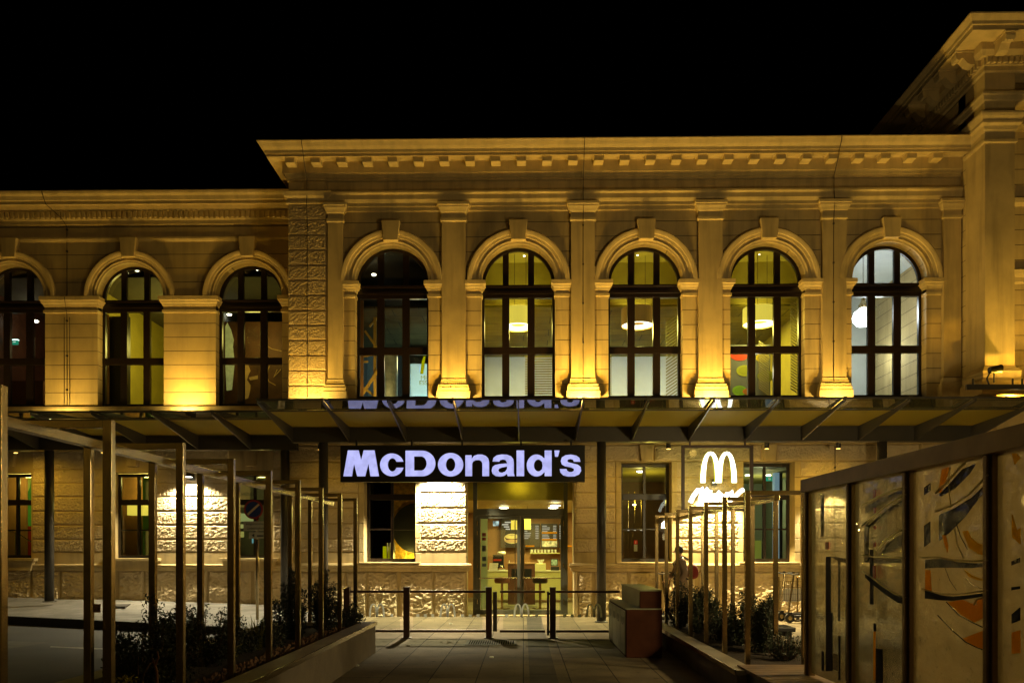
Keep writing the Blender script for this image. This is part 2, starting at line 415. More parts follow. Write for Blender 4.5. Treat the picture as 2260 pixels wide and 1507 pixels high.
# ---- rusticated corner pier
q = MB(); xr = X(720, 18.8)
q.box(XPL+.0, xr, YM-.06, YM+.01, zsill-.1, Zm(455))
rows = [430+33.4*i for i in range(0, 14)]
for i in range(13):
    z1_, z0_ = Zm(452+33.2*i), Zm(452+33.2*(i+1))
    q.verm(XPL+.005, xr-.005, YM-.06, max(z0_, zsill)+.008, z1_-.008, .04, .012, .018, 13)
q.build('rusticated_pier', m_hammer, bld, fix=False)
MB().mould(XPL+.02, xr, YM-.06, YM+.1, [(0, Zm(460)), (.02, Zm(458)), (.02, Zm(451)), (.06, Zm(449)), (.06, Zm(445)), (.03, Zm(443)), (.05, Zm(438)), (.10, Zm(434)), (.13, Zm(426)), (.13, Zm(424)), (0, Zm(423))]).build('pier_cap', m_trim, bld)
MB().box(XPL+.02, xr, YM-.08, YM+.1, Zm(423), Zm(400)).build('pier_frieze', m_wall, bld)

# ================================================================ LEFT WING
def Zl(y, px=300): return Z(y, YL, px)
zsl = Zl(655); zsilll = Zl(896); RL = .875
baysL = [X(27-261, YL), X(27, YL), X(288.5, YL), X(549.5, YL)]
w = MB(); eL = [X(-370, YL), X(-103, YL), X(158, YL), X(418, YL), XPL+.01]
for i, b in enumerate(baysL): archcell(w, eL[i], eL[i+1], b, RL, zsilll, zsl, Zl(500), YL, YL+.45)
w.build('wall', m_jointL, bld)
w = MB(); w.box(eL[0], XPL+.01, YL-.002, YL+.45, Zl(985), zsilll-.002); w.box(eL[0], XPL+.01, YL+.05, YL+.45, Zl(500), 10.6); w.build('wall', m_wall, bld)
MB().box(eL[0], XPL, YL-.3, 30, 10.78, 10.84).build('roof', m_black, bld)
def zl(y, o): return Z(y, YL-o, 300)
c = MB()
c.mould(eL[0], XPL, YL, YL+.6, [(0, Zl(498)), (.03, Zl(496)), (.03, Zl(488)), (.06, Zl(485)), (.06, Zl(468)), (.10, Zl(466)), (.14, Zl(458)), (.30, zl(450, .3)), (.30, zl(443, .3)), (.33, zl(441, .33)), (.36, zl(432, .36)), (.42, zl(426, .42)), (.44, zl(421, .44)), (.44, zl(419, .44)), (.1, 10.86)], False, False)
corn = c.build('cornice', m_trim, bld)
d = MB(); x = eL[0]+.1
while x < XPL-.05: d.box(x, x+.075, YL-.11, YL-.05, Zl(484), Zl(470)); x += .135
d.build('dentil_band', m_trim, corn)
MB().mould(eL[0], XPL, YL, YL+.1, [(0, Zl(534)), (.03, Zl(533)), (.06, Zl(529)), (.06, Zl(525)), (0, Zl(524))], False, False).build('string_course', m_trim, bld)
for i, b in enumerate(baysL):
    arch_trim(b, RL, zsl, YL, 1.19, bld)
    keystone(b, Zl(571), Zl(528), YL, .17, .215, .17, bld)
    nb = baysL[i+1] if i < 3 else None
    x1 = nb-RL if nb else XPL
    impost(b+RL, x1, YL-.02, Zl(691), Zl(656), bld, True, bool(nb))
    arch_window(b, .89, zsilll, zsl, RL, YL+.25, bld, .97)
MB().mould(eL[0], XPL, YL-.04, YL+.3, [(0, Zl(930)), (.06, Zl(925)), (.08, Zl(903)), (.05, Zl(898)), (-.05, Zl(897))], False, False).build('sill_band', m_trim, bld)

# ================================================================ GROUND FLOOR
def wallseg(w, x0, x1, Y, ops, z1, z0=0):
    """box wall with rectangular openings [(xa, xb, za, zb)]"""
    cur = x0
    for xa, xb, za, zb in sorted(ops):
        w.box(cur, xa, Y, Y+.45, z0, z1); w.box(xa, xb, Y, Y+.45, zb, z1)
        if za > z0+.01: w.box(xa, xb, Y, Y+.45, z0, za)
        cur = xb
    w.box(cur, x1, Y, Y+.45, z0, z1)
zb0, zb1 = 1.31, 3.79
ops = [(X(804, YM), X(917, YM), zb0, zb1), (X(1030, YM), X(1266, YM), 0.02, 3.80), (X(1371, YM), X(1482, YM), zb0, zb1), (X(1640, YM), X(1753, YM), zb0, zb1), (X(1990, YM), X(2100, YM), zb0, zb1)]
w = MB(); wallseg(w, XPL, XPR+.6, YM, ops, Zm(984)); w.build('wall', m_wall, bld)
lc = [(X(p, YL)-.57, X(p, YL)+.53) for p in (27-261, 25, 296, 556)]
opsL = [(a, b, 1.36, Z(1042, YL, 300)) for a, b in lc]
w = MB(); wallseg(w, eL[0], XPL, YL, opsL, Zl(984)); w.build('wall', m_wall, bld)
# rusticated block courses between the openings
def courses(segs, Y, zj, name='block_courses', m=m_verm):
    for x0, x1, top in segs:
        q = MB()
        for i in range(len(zj)-1):
            if zj[i] > top+.01: continue
            q.verm(x0, x1, Y, zj[i+1]+.014, zj[i]-.014)
        q.build(name, m, bld, smooth=True, fix=False)
zj = [4.19, 3.80, 3.40, 3.035, 2.66, 2.285, 1.91, 1.575]
S0 = .15
segs = [(XPL+.02, ops[0][0]-S0, 3.81), (ops[0][1]+.01, ops[1][0]-.01, 3.81), (ops[1][1]+.02, ops[2][0]-S0, 3.81), (ops[2][1]+S0-.05, ops[3][0]-S0+.05, 3.81), (ops[3][1]+S0, ops[4][0]-S0, 3.81), (ops[4][1]+S0, XPR+.5, 3.81)]
courses(segs, YM, zj)
ky = [(o[0]+o[1])/2 for o in ops]
lint = [ky[0]+.22]+[]
q = MB(); cuts = [XPL+.02]
for i in (0, 1, 2, 3, 4): cuts += [ky[i]-.19, ky[i]+.19]
cuts.append(XPR+.5)
for i in range(0, len(cuts), 2): MB().verm(cuts[i], cuts[i+1], YM, 3.815, 4.19).build('lintel_course', m_verm, bld, smooth=True, fix=False)
for i in (0, 1, 2, 3, 4): keystone(ky[i], 3.80, 4.2, YM, .13, .18, .11, bld)
MB().mould(XPL, XPR+.5, YM, YM+.1, [(0, 4.2), (.05, 4.22), (.05, 4.30), (0, 4.31)], False, False).build('string_course', m_trim, bld)
# window surrounds with toothed blocks
for o in ops[:1]+ops[2:]:
    for s_, xe in ((-1, o[0]), (1, o[1])):
        q = MB()
        for i in range(1, len(zj)-1):
            xa, xb = (xe-S0+.02, xe) if s_ < 0 else (xe, xe+S0-.02)
            q.box(xa, xb, YM-.035, YM+.01, zj[i+1]+.008, zj[i]-.008)
        q.box(*((xe-S0+.02, xe) if s_ < 0 else (xe, xe+S0-.02)), YM-.035, YM+.01, 1.31, 1.56)
        q.build('window_surround', m_trim, bld, bevel=.006)
# plain band, sill moulding
dx0, dx1 = ops[1][0], ops[1][1]
for xa, xb, r_, l_ in ((XPL, dx0-.0, True, False), (dx1+.0, XPR+.5, False, True)):
    MB().mould(xa, xb, YM, YM+.1, [(0, 1.10), (.05, 1.11), (.07, 1.16), (.07, 1.20), (.10, 1.22), (.115, 1.26), (.10, 1.30), (.04, 1.305), (0, 1.31)], l_, r_).build('plinth_moulding', m_trim, bld)
for a_, b_, t in segs: MB().box(a_, b_, YM-.03, YM+.01, 1.312, 1.565).build('plain_band', m_wall, bld)
def rock(mb, x0, x1, Y, z0, z1, amp=.095, res=.024):
    nx, nz_ = max(3, int((x1-x0)/res)), max(3, int((z1-z0)/res)); n0 = len(mb.v); vs = []; fs = []
    for j in range(nz_+1):
        for i in range(nx+1):
            x = x0+(x1-x0)*i/nx; z = z0+(z1-z0)*j/nz_
            e = min(1, min(x-x0, x1-x)/.05, min(z-z0, z1-z)/.05)
            p = Vector((x*1.0, Y*.3, z))
            h = abs(noise.noise(p*2.6))*.45+(.5-abs(noise.noise(Vector((p.x+p.z*.5, p.y, p.z*1.5-p.x*.3))*8)))*.55+noise.noise(p*17)*.16-.25
            wob = noise.noise(p*2.2+Vector((9, 2, 4)))*.02 if 0 < i < nx else 0
            vs.append((x+wob*(1-e), Y-(.02+amp*max(0, h+.30))*max(0, e)**.5, z))
    for j in range(nz_):
        for i in range(nx): fs.append((j*(nx+1)+i, j*(nx+1)+i+1, (j+1)*(nx+1)+i+1, (j+1)*(nx+1)+i))
    mb.add(vs, fs)
def plinth(x0, x1, Y, cuts, z0=-.05):
    q = MB(); c = [x0]+[v for v in cuts if x0+.2 < v < x1-.2]+[x1]
    for i in range(len(c)-1):
        g = .03 if i % 3 else .07
        rock(q, c[i]+.02, c[i+1]-g, Y-.005, z0, 1.09)
    q.build('plinth', m_rock, bld, smooth=False, fix=False)
plinth(XPL, dx0, YM, [X(p, YM) for p in (700, 764, 812, 883, 957)])
plinth(dx1+.08, XPR+.5, YM, [X(p, YM) for p in (1312, 1386, 1460, 1540, 1590, 1662, 1720, 1790, 1860, 1930, 2010)])
MB().box(dx1, dx1+.09, YM-.06, YM+.02, 0, 1.1).build('door_jamb_pilaster', m_trim, bld, bevel=.01)
# left wing ground floor
zjl = [Z(p, YL, 300) for p in (985, 1035, 1066, 1096, 1128, 1158, 1190, 1219)]
sl = []
cur = eL[0]
for a_, b_ in lc: sl.append((cur, a_-.04, 9)); cur = b_+.04
sl.append((cur, XPL, 9))
courses(sl, YL, zjl)
for a_, b_, t in sl: MB().box(a_, b_, YL-.03, YL+.01, Z(1246, YL), zjl[-1]).build('plain_band', m_wall, bld)
MB().mould(eL[0], XPL, YL, YL+.1, [(0, 1.08), (.05, 1.09), (.07, 1.13), (.07, 1.17), (.11, 1.20), (.115, 1.24), (.04, 1.26), (0, 1.27)], False, False).build('plinth_moulding', m_trim, bld)
plinth(eL[0], XPL, YL, [X(p, YL) for p in (-300, -210, -120, -40, 70, 135, 262, 320, 460, 560)])
for (a_, b_), o in zip(lc, opsL):
    q = MB(); xm = (a_+b_)/2
    q.py([(a_-.14, 1.34), (a_-.06, 1.09), (b_+.06, 1.09), (b_+.14, 1.34)], YL-.14, YL+.02)
    q.box(a_-.2, b_+.2, YL-.2, YL+.3, 1.34, 1.42); q.build('window_sill', m_trim, bld, bevel=.01)
    keystone(xm, Z(1028, YL), Z(985, YL), YL, .13, .18, .11, bld)
# rectangular ground floor windows
def rect_window(xa, xb, za, zb, Y, par, rows=(.27, .37, .36)):
    f = MB(); t = .085; D = .07; xm = (xa+xb)/2
    f.box(xa, xa+t, Y, Y+D, za, zb); f.box(xb-t, xb, Y, Y+D, za, zb); f.box(xa+t, xb-t, Y, Y+D, za, za+.09); f.box(xa+t, xb-t, Y, Y+D, zb-.08, zb)
    h = zb-za
    zt = za+h*.665; f.box(xa+t, xb-t, Y-.02, Y+D, zt-.075, zt+.075)
    f.box(xm-.035, xm+.035, Y-.012, Y+D, za+.09, zt-.075); f.box(xm-.035, xm+.035, Y-.01, Y+D, zt+.075, zb-.08)
    zq = za+h*.335; f.box(xa+t, xm-.035, Y-.006, Y+D, zq-.02, zq+.02); f.box(xm+.035, xb-t, Y-.006, Y+D, zq-.02, zq+.02)
    fr = f.build('window', m_frame, par, bevel=.006)
    MB().box(xa+.03, xb-.03, Y+.03, Y+.036, za+.03, zb-.03).build('pane', m_glass, fr)
    return fr
for o in ops[:1]+ops[2:]:
    rect_window(o[0]-.01, o[1]+.01, o[2]+.02, o[3]-.02, YM+.33, bld)
    MB().box(o[0]-.12, o[1]+.12, YM-.12, YM+.33, 1.30, 1.335).build('window_sill', m_trim, bld, bevel=.008)
for o in opsL: rect_window(o[0]-.01, o[1]+.01, o[2]+.05, o[3]-.02, YL+.28, bld)
# ---- glazed entrance
YD = YM+.28
m_door = mat('grey_green_door_frame', (.085, .085, .06), .45, metal=.3)
xa, xb = X(1044, YD), X(1253, YD)
zt0, zt1 = Z(1137, YD), Z(1122, YD)
f = MB(); f.box(xa, xa+.10, YD, YD+.1, 0, 3.79); f.box(xb-.10, xb, YD, YD+.1, 0, 3.79); f.box(xa+.1, xb-.1, YD-.01, YD+.1, zt0, zt1); f.box(xa+.1, xb-.1, YD, YD+.1, 3.70, 3.79)
door = f.build('entrance_frame', m_door, bld, bevel=.005)
MB().box(xa+.1, xb-.1, YD+.05, YD+.056, zt1, 3.7).build('pane', m_glass, door)
mid = (xa+xb)/2
for s_ in (-1, 1):
    l0, l1 = (xa+.10, mid-.004) if s_ < 0 else (mid+.004, xb-.10)
    f = MB(); f.box(l0, l0+.075, YD+.01, YD+.07, .03, zt0-.005); f.box(l1-.075, l1, YD+.01, YD+.07, .03, zt0-.005)
    f.box(l0+.075, l1-.075, YD+.01, YD+.07, .03, .14); f.box(l0+.075, l1-.075, YD+.01, YD+.07, zt0-.08, zt0-.005)
    lf = f.build('door_leaf', m_door, bld, bevel=.004)
    MB().box(l0+.05, l1-.05, YD+.04, YD+.046, .1, zt0-.04).build('pane', m_glass, lf)
    h = MB(); zz = Z(1275, YD); h.tube([(l0+.05, YD-.05, zz), (l1-.05, YD-.05, zz)], .013)
    xh = (mid-.13) if s_ < 0 else (mid+.09)
    h.tube([(xh, YD-.045, .35), (xh, YD-.045, zt0-.1)], .012); h.build('handle', m_steel, lf)
    xhh = xa+.105 if s_ < 0 else xb-.105
    for zh in (.35, 1.25, 2.05, 2.3): MB().box(xhh-.012, xhh+.012, YD-.02, YD+.01, zh-.06, zh+.06).build('hinge', m_steel, lf)
# floor slab under the doorway
MB().box(XPL, 14, YM+.03, 28, -.1, .012).build('interior_floor', mat('floor_tiles', (.30, .26, .16), .35, var=.15, vs=4, brick=(.6, .6, .006, 0, 0)), bld)
# ---- lightning conductor cables
for px, y0, y1, Y, off in ((678, 315, 880, YM-.13, 12), (1287, 305, 880, YM-.135, 0), (1840, 303, 880, YM-.135, -20), (1843, 985, 1240, YM-.07, 0)):
    xx = X(px, Y); q = MB()
    if y0 < 400:
        q.tube([(xx, YM-.62, zc(304, .6)+.01), (xx, YM-.61, zc(312, .6)), (xx, YM-.45, zc(338, .45)), (xx, YM-.44, zc(345, .45)), (xx, Y-.02, Zm(398)), (xx, Y-.02, Zm(430)), (xx, Y-.06, Zm(450)), (xx, Y-.04, Zm(470)), (xx, Y, Zm(492)), (xx, Y, Z(y1, YM))], .009, 6)
    else: q.tube([(xx, Y, Zm(y0)), (xx, Y, Zm(y1))], .009, 6)
    z = Z(y1, YM)+.4
    while z < Zm(max(y0, 492)): q.box(xx-.018, xx+.018, Y-.014, Y+.02, z-.018, z+.018); z += .95
    q.build('lightning_conductor', m_cable, bld)
for px in (143, 155):
    xx = X(px, YL); q = MB(); q.tube([(xx, YL-.03, Zl(700)), (xx, YL-.03, Zl(895))], .007, 6); q.build('lightning_conductor', m_cable, bld)
xx = X(149, YL); q = MB(); q.tube([(xx-.4, YL-.46, zl(421, .44)), (xx-.38, YL-.32, zl(450, .3)), (xx-.1, YL-.12, Zl(484)), (xx, YL-.03, Zl(500)), (xx, YL-.02, Zl(650)), (xx, YL-.14, Zl(660)), (xx, YL-.03, Zl(694)), (xx, YL-.02, Zl(895))], .009, 6)
for yy in (507, 555, 708, 785, 860): q.box(xx-.02, xx+.02, YL-.045, YL, Zl(yy+2), Zl(yy-2))
q.build('lightning_conductor', m_cable, bld)

# ================================================================ RIGHT PAVILION
YP, YPP = 18.67, 17.9
xq0, xq1 = XPR, X(2240, YPP)
w = MB(); w.box(XPR, 15, YP, 30, 0, 13.2); w.build('wall', mat('pavilion_plaster', CREAM, .85, var=.12, vs=1.5, streak=.4, bump=(45, .004), groove=(5.32, .362, .016)), bld)
w = MB(); w.box(xq0+.002, xq1, YPP, YP+.01, Z(806, YPP, 2200), Z(312, YPP, 2200)); pp = w.build('pilaster', m_wall, bld, bevel=.01)
def Zp(y, o=0): return Z(y, YPP-o, 2200)
MB().mould(xq0, xq1, YPP, YP+.05, [(0, Zp(317)), (.04, Zp(315)), (.045, Zp(309)), (.0, Zp(307)), (.0, Zp(292)), (.04, Zp(288)), (.06, Zp(281)), (.11, Zp(276)), (.11, Zp(271)), (.09, Zp(269)), (.14, Zp(262)), (.16, Zp(257)), (.16, Zp(253)), (0, Zp(251))]).build('capital', m_trim, pp)
w = MB(); w.box(xq0, xq1, YPP, YP+.3, Zp(252), Zp(130)); w.box(xq1+.0, 15, YP-.35, YP+.3, Zp(252), Zp(130)); w.build('frieze', m_wall, bld)
MB().mould(xq0, 15, YPP, 26, [(0, Zp(224)), (.04, Zp(222)), (.06, Zp(214)), (.09, Zp(211)), (.09, Zp(206)), (0, Zp(205))], True, False).build('architrave', m_trim, bld)
c = MB(); c.mould(xq0, 15, YPP, 26, [(0, Zp(162)), (.03, Zp(158)), (.03, Zp(148)), (.05, Zp(146)), (.05, Zp(130)), (.13, Zp(124, .1)), (.17, Zp(114, .15)), (.19, Zp(111, .15)), (.19, Zp(92, .2)), (.63, Zp(66, .63)), (.63, Zp(56, .63)), (.66, Zp(53, .66)), (.67, Zp(46, .66)), (.72, Zp(38, .7)), (.76, Zp(30, .75)), (.76, Zp(27, .75)), (.3, 13.75)], True, False)
corn = c.build('cornice', m_trim, bld)
d = MB(); x = xq0+.0
while x < 14: d.box(x, x+.075, YPP-.12, YPP-.04, Zp(144), Zp(131)); x += .125
d.build('dentil_band', m_trim, corn); d = MB()
y = YPP+.05
while y < 22: d.box(xq0-.12, xq0-.04, y, y+.075, Zp(144), Zp(131)); y += .125
d.build('dentil_band', m_trim, corn)
def bracket(cx, cy, ax):
    zt = Zp(86, .4)+.02; pts = [(0, zt), (.42, zt), (.42, zt-.07), (.40, zt-.14), (.34, zt-.17), (.29, zt-.13), (.24, zt-.13), (.15, zt-.24), (.08, zt-.27), (0, zt-.27)]
    q = MB()
    def fy(p, k): return (cx+(-.11, .11)[k], YPP-.18-p[0], p[1])
    def fx(p, k): return (xq0-.18-p[0], cy+(-.11, .11)[k], p[1])
    f_ = fy if ax == 'y' else fx
    q.prism(pts, f_)
    for dy in (-.065, 0, .065):
        c0 = Vector((cx+dy, YPP-.55, zt-.12)) if ax == 'y' else Vector((xq0-.55, cy+dy, zt-.12))
        q.lathe(tuple(c0), [(.001, -.06), (.032, -.03), (.035, 0), (.025, .04), (.001, .05)], 8)
    if ax == 'y': q.box(cx-.14, cx+.14, YPP-.63, YPP-.19, zt+.0, zt+.05)
    else: q.box(xq0-.63, xq0-.19, cy-.14, cy+.14, zt+.0, zt+.05)
    q.build('bracket', m_trim, corn, bevel=.008)
for cx in (xq0+.22, xq0+.88, xq0+1.5): bracket(cx, 0, 'y')
for cy in (YPP+.22, YPP+.95, YPP+1.7, YPP+2.4): bracket(0, cy, 'x')
# pavilion wall strip at the far right with arch fragments
MB().mould(xq1+.02, 15, YP, YP+.2, [(0, Zp(424)), (.1, Zp(418)), (.12, Zp(408)), (.02, Zp(406))], False, False).build('string_course', m_trim, bld)
MB().mould(xq1+.02, 15, YP, YP+.2, [(0, Zp(602)), (.05, Zp(598)), (.05, Zp(588)), (.1, Zp(580)), (.13, Zp(572)), (0, Zp(570))], False, False).build('impost', m_trim, bld)
# pedestal ledge of the porch
w = MB(); w.box(xq0-.15, 15, 17.2, YP, 3.6, Z(905, 17.2, 2200)); w.build('porch_wall', m_wall, bld)
MB().mould(xq0-.1, 15, 17.2, YP, [(0, Z(906, 17.2, 2200)), (.06, Z(903, 17.2, 2200)), (.06, Z(890, 17.2, 2200)), (.14, Z(884, 17.2, 2200)), (.16, Z(874, 17.2, 2200)), (0, Z(871, 17.2, 2200))], True, False).build('porch_cornice', m_trim, bld)
MB().mould(xq0+.0, xq1, YPP, YP, [(.14, Z(871, 17.9, 2200)), (.14, Z(842, 17.9, 2200)), (.08, Z(835, 17.9, 2200)), (.10, Z(820, 17.9, 2200)), (.04, Z(812, 17.9, 2200)), (0, Z(806, 17.9, 2200))]).build('pilaster_base', m_trim, bld)
MB().box(13.2, 15, 15.2, 17.2, 0, 3.6).build('porch_wall', m_wall, bld)
# ================================================================ INTERIORS (seen through the panes)
m_oliv = mat('olive_wall_paint', (.40, .34, .05), .8, var=.1)
m_white = mat('white_wall_paint', (.62, .66, .66), .8, var=.05)
m_ceil = mat('ceiling_tiles', (.30, .26, .03), .8, var=.06, brick=(1.2, .6, .01, 0, 0))
m_dceil = mat('dark_ceiling', (.07, .06, .035), .8, var=.1)
m_wood = mat('wood_panelling', (.30, .15, .05), .5, var=.25, vs=1.5)
m_dwood = mat('dark_wood', (.10, .04, .02), .5, var=.3)
m_grey = mat('grey_fabric_wall', (.16, .17, .17), .8, var=.1)
def room(x0, x1, y0, y1, z0, z1, wm, cm, sides=True):
    w = MB(); w.box(x0, x1, y1, y1+.05, z0, z1); w.box(x0-.05, x0, y0, y1, z0, z1); w.box(x1, x1+.05, y0, y1, z0, z1)
    w.build('interior_wall', wm, bld)
    MB().box(x0, x1, y0, y1, z1, z1+.05).build('interior_ceiling', cm, bld)
YI = YM+.46
FU = 4.72
# upper floor slab
MB().box(eL[0], 15, YL+.46, 29, 4.4, FU).build('interior_floor', m_dwood, bld)
MB().box(XPL+.3, 15, YI, YL+.458, 4.4, FU).build('interior_floor', m_dwood, bld)
# main restaurant room behind windows 2-4: high strip by the windows, then a bulkhead and a lower ceiling
xr0, xr1 = pil[1], pil[4]
w = MB(); w.box(xr0-.05, xr0, YI, 26, FU, 9.3); w.box(xr1, xr1+.05, YI, 26, FU, 9.3); w.box(xr0, xr1, 20.6, 20.7, 8.2, 9.3)
w.build('interior_wall', m_oliv, bld)
MB().box(xr0, xr1, YI, 20.6, 9.3, 9.35).build('interior_ceiling', m_oliv, bld)
MB().box(xr0, xr1, 20.7, 26, 8.15, 8.2).build('interior_ceiling', m_ceil, bld)
MB().box(xr0, xr1, 26, 26.05, FU, 8.2).build('interior_wall', m_white, bld)
# bay 1 room, bay 5 room
room(XPL+.5, xr0-.06, YI, 26, FU, 9.2, m_grey, m_dceil)
room(xr1+.06, XPR+1.2, YI, 24, FU, 9.4, m_white, m_white)
# left rooms
for i in range(4):
    xa_, xb_ = eL[i]+.02, eL[i+1]-.07
    room(xa_, xb_, YL+.46, 25.5, FU, 8.95, (m_dwood, m_dwood, m_oliv, m_grey)[i], m_dceil)
# unseen fill lights added inside the rooms, without lamp fixtures
lamp_yel = (1, .80, .16)
light('room_fill', 'AREA', (xr0+1.6, 22.4, 8.1), lamp_yel, 170, size=1.2)
light('room_fill', 'AREA', (xr0+4.6, 22.4, 8.1), lamp_yel, 170, size=1.2)
light('room_fill', 'AREA', (xr0+7.6, 22.4, 8.1), lamp_yel, 130, size=1.2)
light('room_fill', 'SPOT', (xr0+2.2, 22.3, 6.0), (.66, .88, 1), 260, target=(xr0+2.2, 26, 6.5), size=.3, spot=84)
light('room_fill', 'SPOT', (xr0+5.2, 22.3, 6.0), (.74, .90, 1), 330, target=(xr0+5.2, 26, 6.5), size=.3, spot=84)
light('room_fill', 'SPOT', (xr0+8., 22.3, 6.0), (.65, .85, 1), 130, target=(xr0+8, 26, 6.5), size=.3, spot=80)
light('room_fill', 'SPOT', (bays[0]+.5, 21.2, 5.6), (.62, 1, .92), 300, target=(bays[0]+.6, 23.4, 6.3), size=.3, spot=110)
light('room_fill', 'SPOT', (bays[0]-.1, 19.45, 5.5), (1, .66, .2), 60, target=(bays[0]-.8, 20.4, 6.2), size=.1, spot=110)
MB().box(bays[0]-.2, xr0-.06, 23.4, 23.45, FU, 7.3).build('interior_wall', m_white, bld)
MB().box(XPL+.5, xr0-.06, 20.9, 26, 8.2, 8.25).build('interior_ceiling', mat('brown_ceiling', (.12, .09, .03), .8, brick=(1.2, .6, .012, 0, 0)), bld)
light('room_fill', 'POINT', (bays[0]+.2, 21.8, 6.9), (1, .8, .35), 16, size=.2)
light('room_fill', 'POINT', (baysL[2]+.2, 22.5, 7.6), lamp_yel, 130, size=.3)
light('room_fill', 'POINT', (baysL[3]-.3, 21.5, 7.6), lamp_yel, 30, size=.3)
light('room_fill', 'POINT', (baysL[1]+.3, 22.5, 7.6), (1, .7, .3), 25, size=.3)

# drum pendant lamps
m_shade = mat('lit_yellow_shade', (.6, .5, .1), .7, emit=(1, .80, .10), es=.75)
m_shade2 = mat('glowing_brown_shade', (.30, .17, .05), .7, emit=(.5, .3, .05), es=.12)  # faint glow put into the brown shade itself
m_bulb = emis('lamp_diffuser', (1, .95, .75), 3.0)
def drum(px, py0, py1, Yd, r, ms, lab):
    x = X(px, Yd); zb_, zt_ = Z(py1, Yd), Z(py0, Yd)
    t = thing('pendant_lamp', lab, 'lamp', (x, Yd, zb_), 'drum pendant lamps in the upper restaurant')
    MB().lathe((x, Yd, zb_), [(r, 0), (r, zt_-zb_), (r-.01, zt_-zb_), (r-.01, 0), (r, 0)], 40, cap=False).build('lamp_shade', ms, t, smooth=False)
    MB().lathe((x, Yd, zb_+.03), [(r-.012, 0), (r-.012, .01), (.55*r, .06), (.55*r, .0)], 40, cap=False).build('diffuser', m_bulb, t)
    q = MB()
    for a in (0, 2.1, 4.2): q.tube([(x+.2*math.cos(a), Yd+.2*math.sin(a), zt_), (x+.2*math.cos(a), Yd+.2*math.sin(a), 9.3 if Yd < 20.6 else 8.15)], .006, 5)
    q.box(x-.02, x+.02, Yd-.02, Yd+.02, zt_, zt_+.05)
    q.build('cord', m_cable, t)
    light('lamp_glow', 'POINT', (x, Yd, zb_-.12), (1, .82, .15), 85, size=.2)
drum(1144, 683, 722, 20.15, .42, m_shade, 'glowing yellow drum lamp hanging in the second arched window from the corner pier')
drum(1407, 683, 720, 20.15, .42, m_shade2, 'brown drum lamp with a bright ring below, in the middle arched window')
drum(1676, 683, 718, 20.15, .42, m_shade, 'glowing yellow drum lamp left of centre in the fourth arched window, beside the slatted screen')
# round bright lamp in the white room
t = thing('pendant_lamp', 'dazzling white round lamp hanging in the rightmost arched window', 'lamp', tuple(P(1905, 700, 20.6)))
pc = P(1905, 700, 20.6)
MB().lathe(tuple(pc), [(.01, -.26), (.16, -.22), (.25, -.1), (.27, 0), (.22, .13), (.1, .22), (.04, .26)], 24).build('globe', emis('white_globe', (.95, .97, 1), 14), t, smooth=True)
MB().lathe((pc.x, pc.y, pc.z+.24), [(.10, 0), (.12, .08), (.05, .2), (.05, .26)], 16).build('lamp_holder', m_steel, t)
MB().tube([(pc.x, pc.y, pc.z+.5), (pc.x, pc.y, 9.4)], .008, 6).build('cord', m_cable, t)
light('white_room_light', 'POINT', (pc.x+.1, pc.y-.35, pc.z), (.86, .93, 1), 60, size=.25)
light('white_room_light', 'POINT', (pc.x+1.0, pc.y+1.6, pc.z-.6), (.9, .97, .85), 60, size=.25)  # light deeper in the room, away from the globe
# wall uplight pair in the white room
for i, px in enumerate((1935, 1946)):
    p = P(px, 858, 23.6); MB().px([(23.9, p.z-.15), (23.6, p.z+.12), (23.9, p.z+.12)], p.x-.06, p.x+.06)
q = thing('wall_lamp', 'small lit tulip wall lamp low in the rightmost arched window', 'lamp', tuple(P(1940, 858, 23.7)))
for px in (1933, 1950):
    p = P(px, 858, 23.6); MB().lathe((p.x, 23.6, p.z-.15), [(.03, 0), (.05, .1), (.10, .3)], 12).build('lamp_shade', emis('tulip_glass', (1, .95, .55), 2.2), q)
# recessed spots
m_spot = emis('spot_light', (1, .93, .7), 9)
def spots(lst, group, where):
    for px, py, Yd, r, lab in lst:
        p = P(px, py, Yd)
        o = MB().lathe(tuple(p), [(r*1.35, .02), (r*1.35, 0), (r, -.004), (r*.98, -.012), (.001, -.013)], 12).build('ceiling_spot', m_spot)
        tag(o, lab, 'ceiling light', group)
spots([(1157, 565, 20.1, .022, 'tiny spot lamp in the lit fanlight of the second arched window'),
       (1407, 563, 20.1, .022, 'tiny spot lamp in the fanlight of the middle arched window'),
       (1676, 561, 20.1, .022, 'tiny spot lamp in the fanlight of the fourth arched window'),
       (1483, 665, 21.2, .05, 'upper of two spot lamps in the right light of the middle arched window'),
       (1471, 728, 24.5, .10, 'brightest spot lamp, right of the brown drum lamp'),
       (1617, 701, 22.5, .05, 'spot lamp left of the yellow drum lamp in the fourth arched window'),
       (868, 560, 20.2, .045, 'spot lamp high in the dark fanlight beside the corner pier'),
       (825, 607, 20.2, .045, 'spot lamp low left in the dark fanlight beside the corner pier'),
       (866, 709, 23.5, .05, 'spot lamp in the middle light of the dark arched window by the corner pier'),
       (278, 603, 21.3, .045, 'left spot of the pair in the fanlight of the window with yellow walls'),
       (302, 597, 21.3, .045, 'right spot of the pair in the fanlight of the window with yellow walls'),
       (568, 595, 21.3, .04, 'single spot lamp in the fanlight of the window behind the corner pier'),
       (506, 695, 22.5, .05, 'spot lamp over the painted portrait mural'),
       (74, 709, 22.5, .10, 'oval ceiling lamp in the leftmost arched window')], 'spot lamps in the ceilings', '')
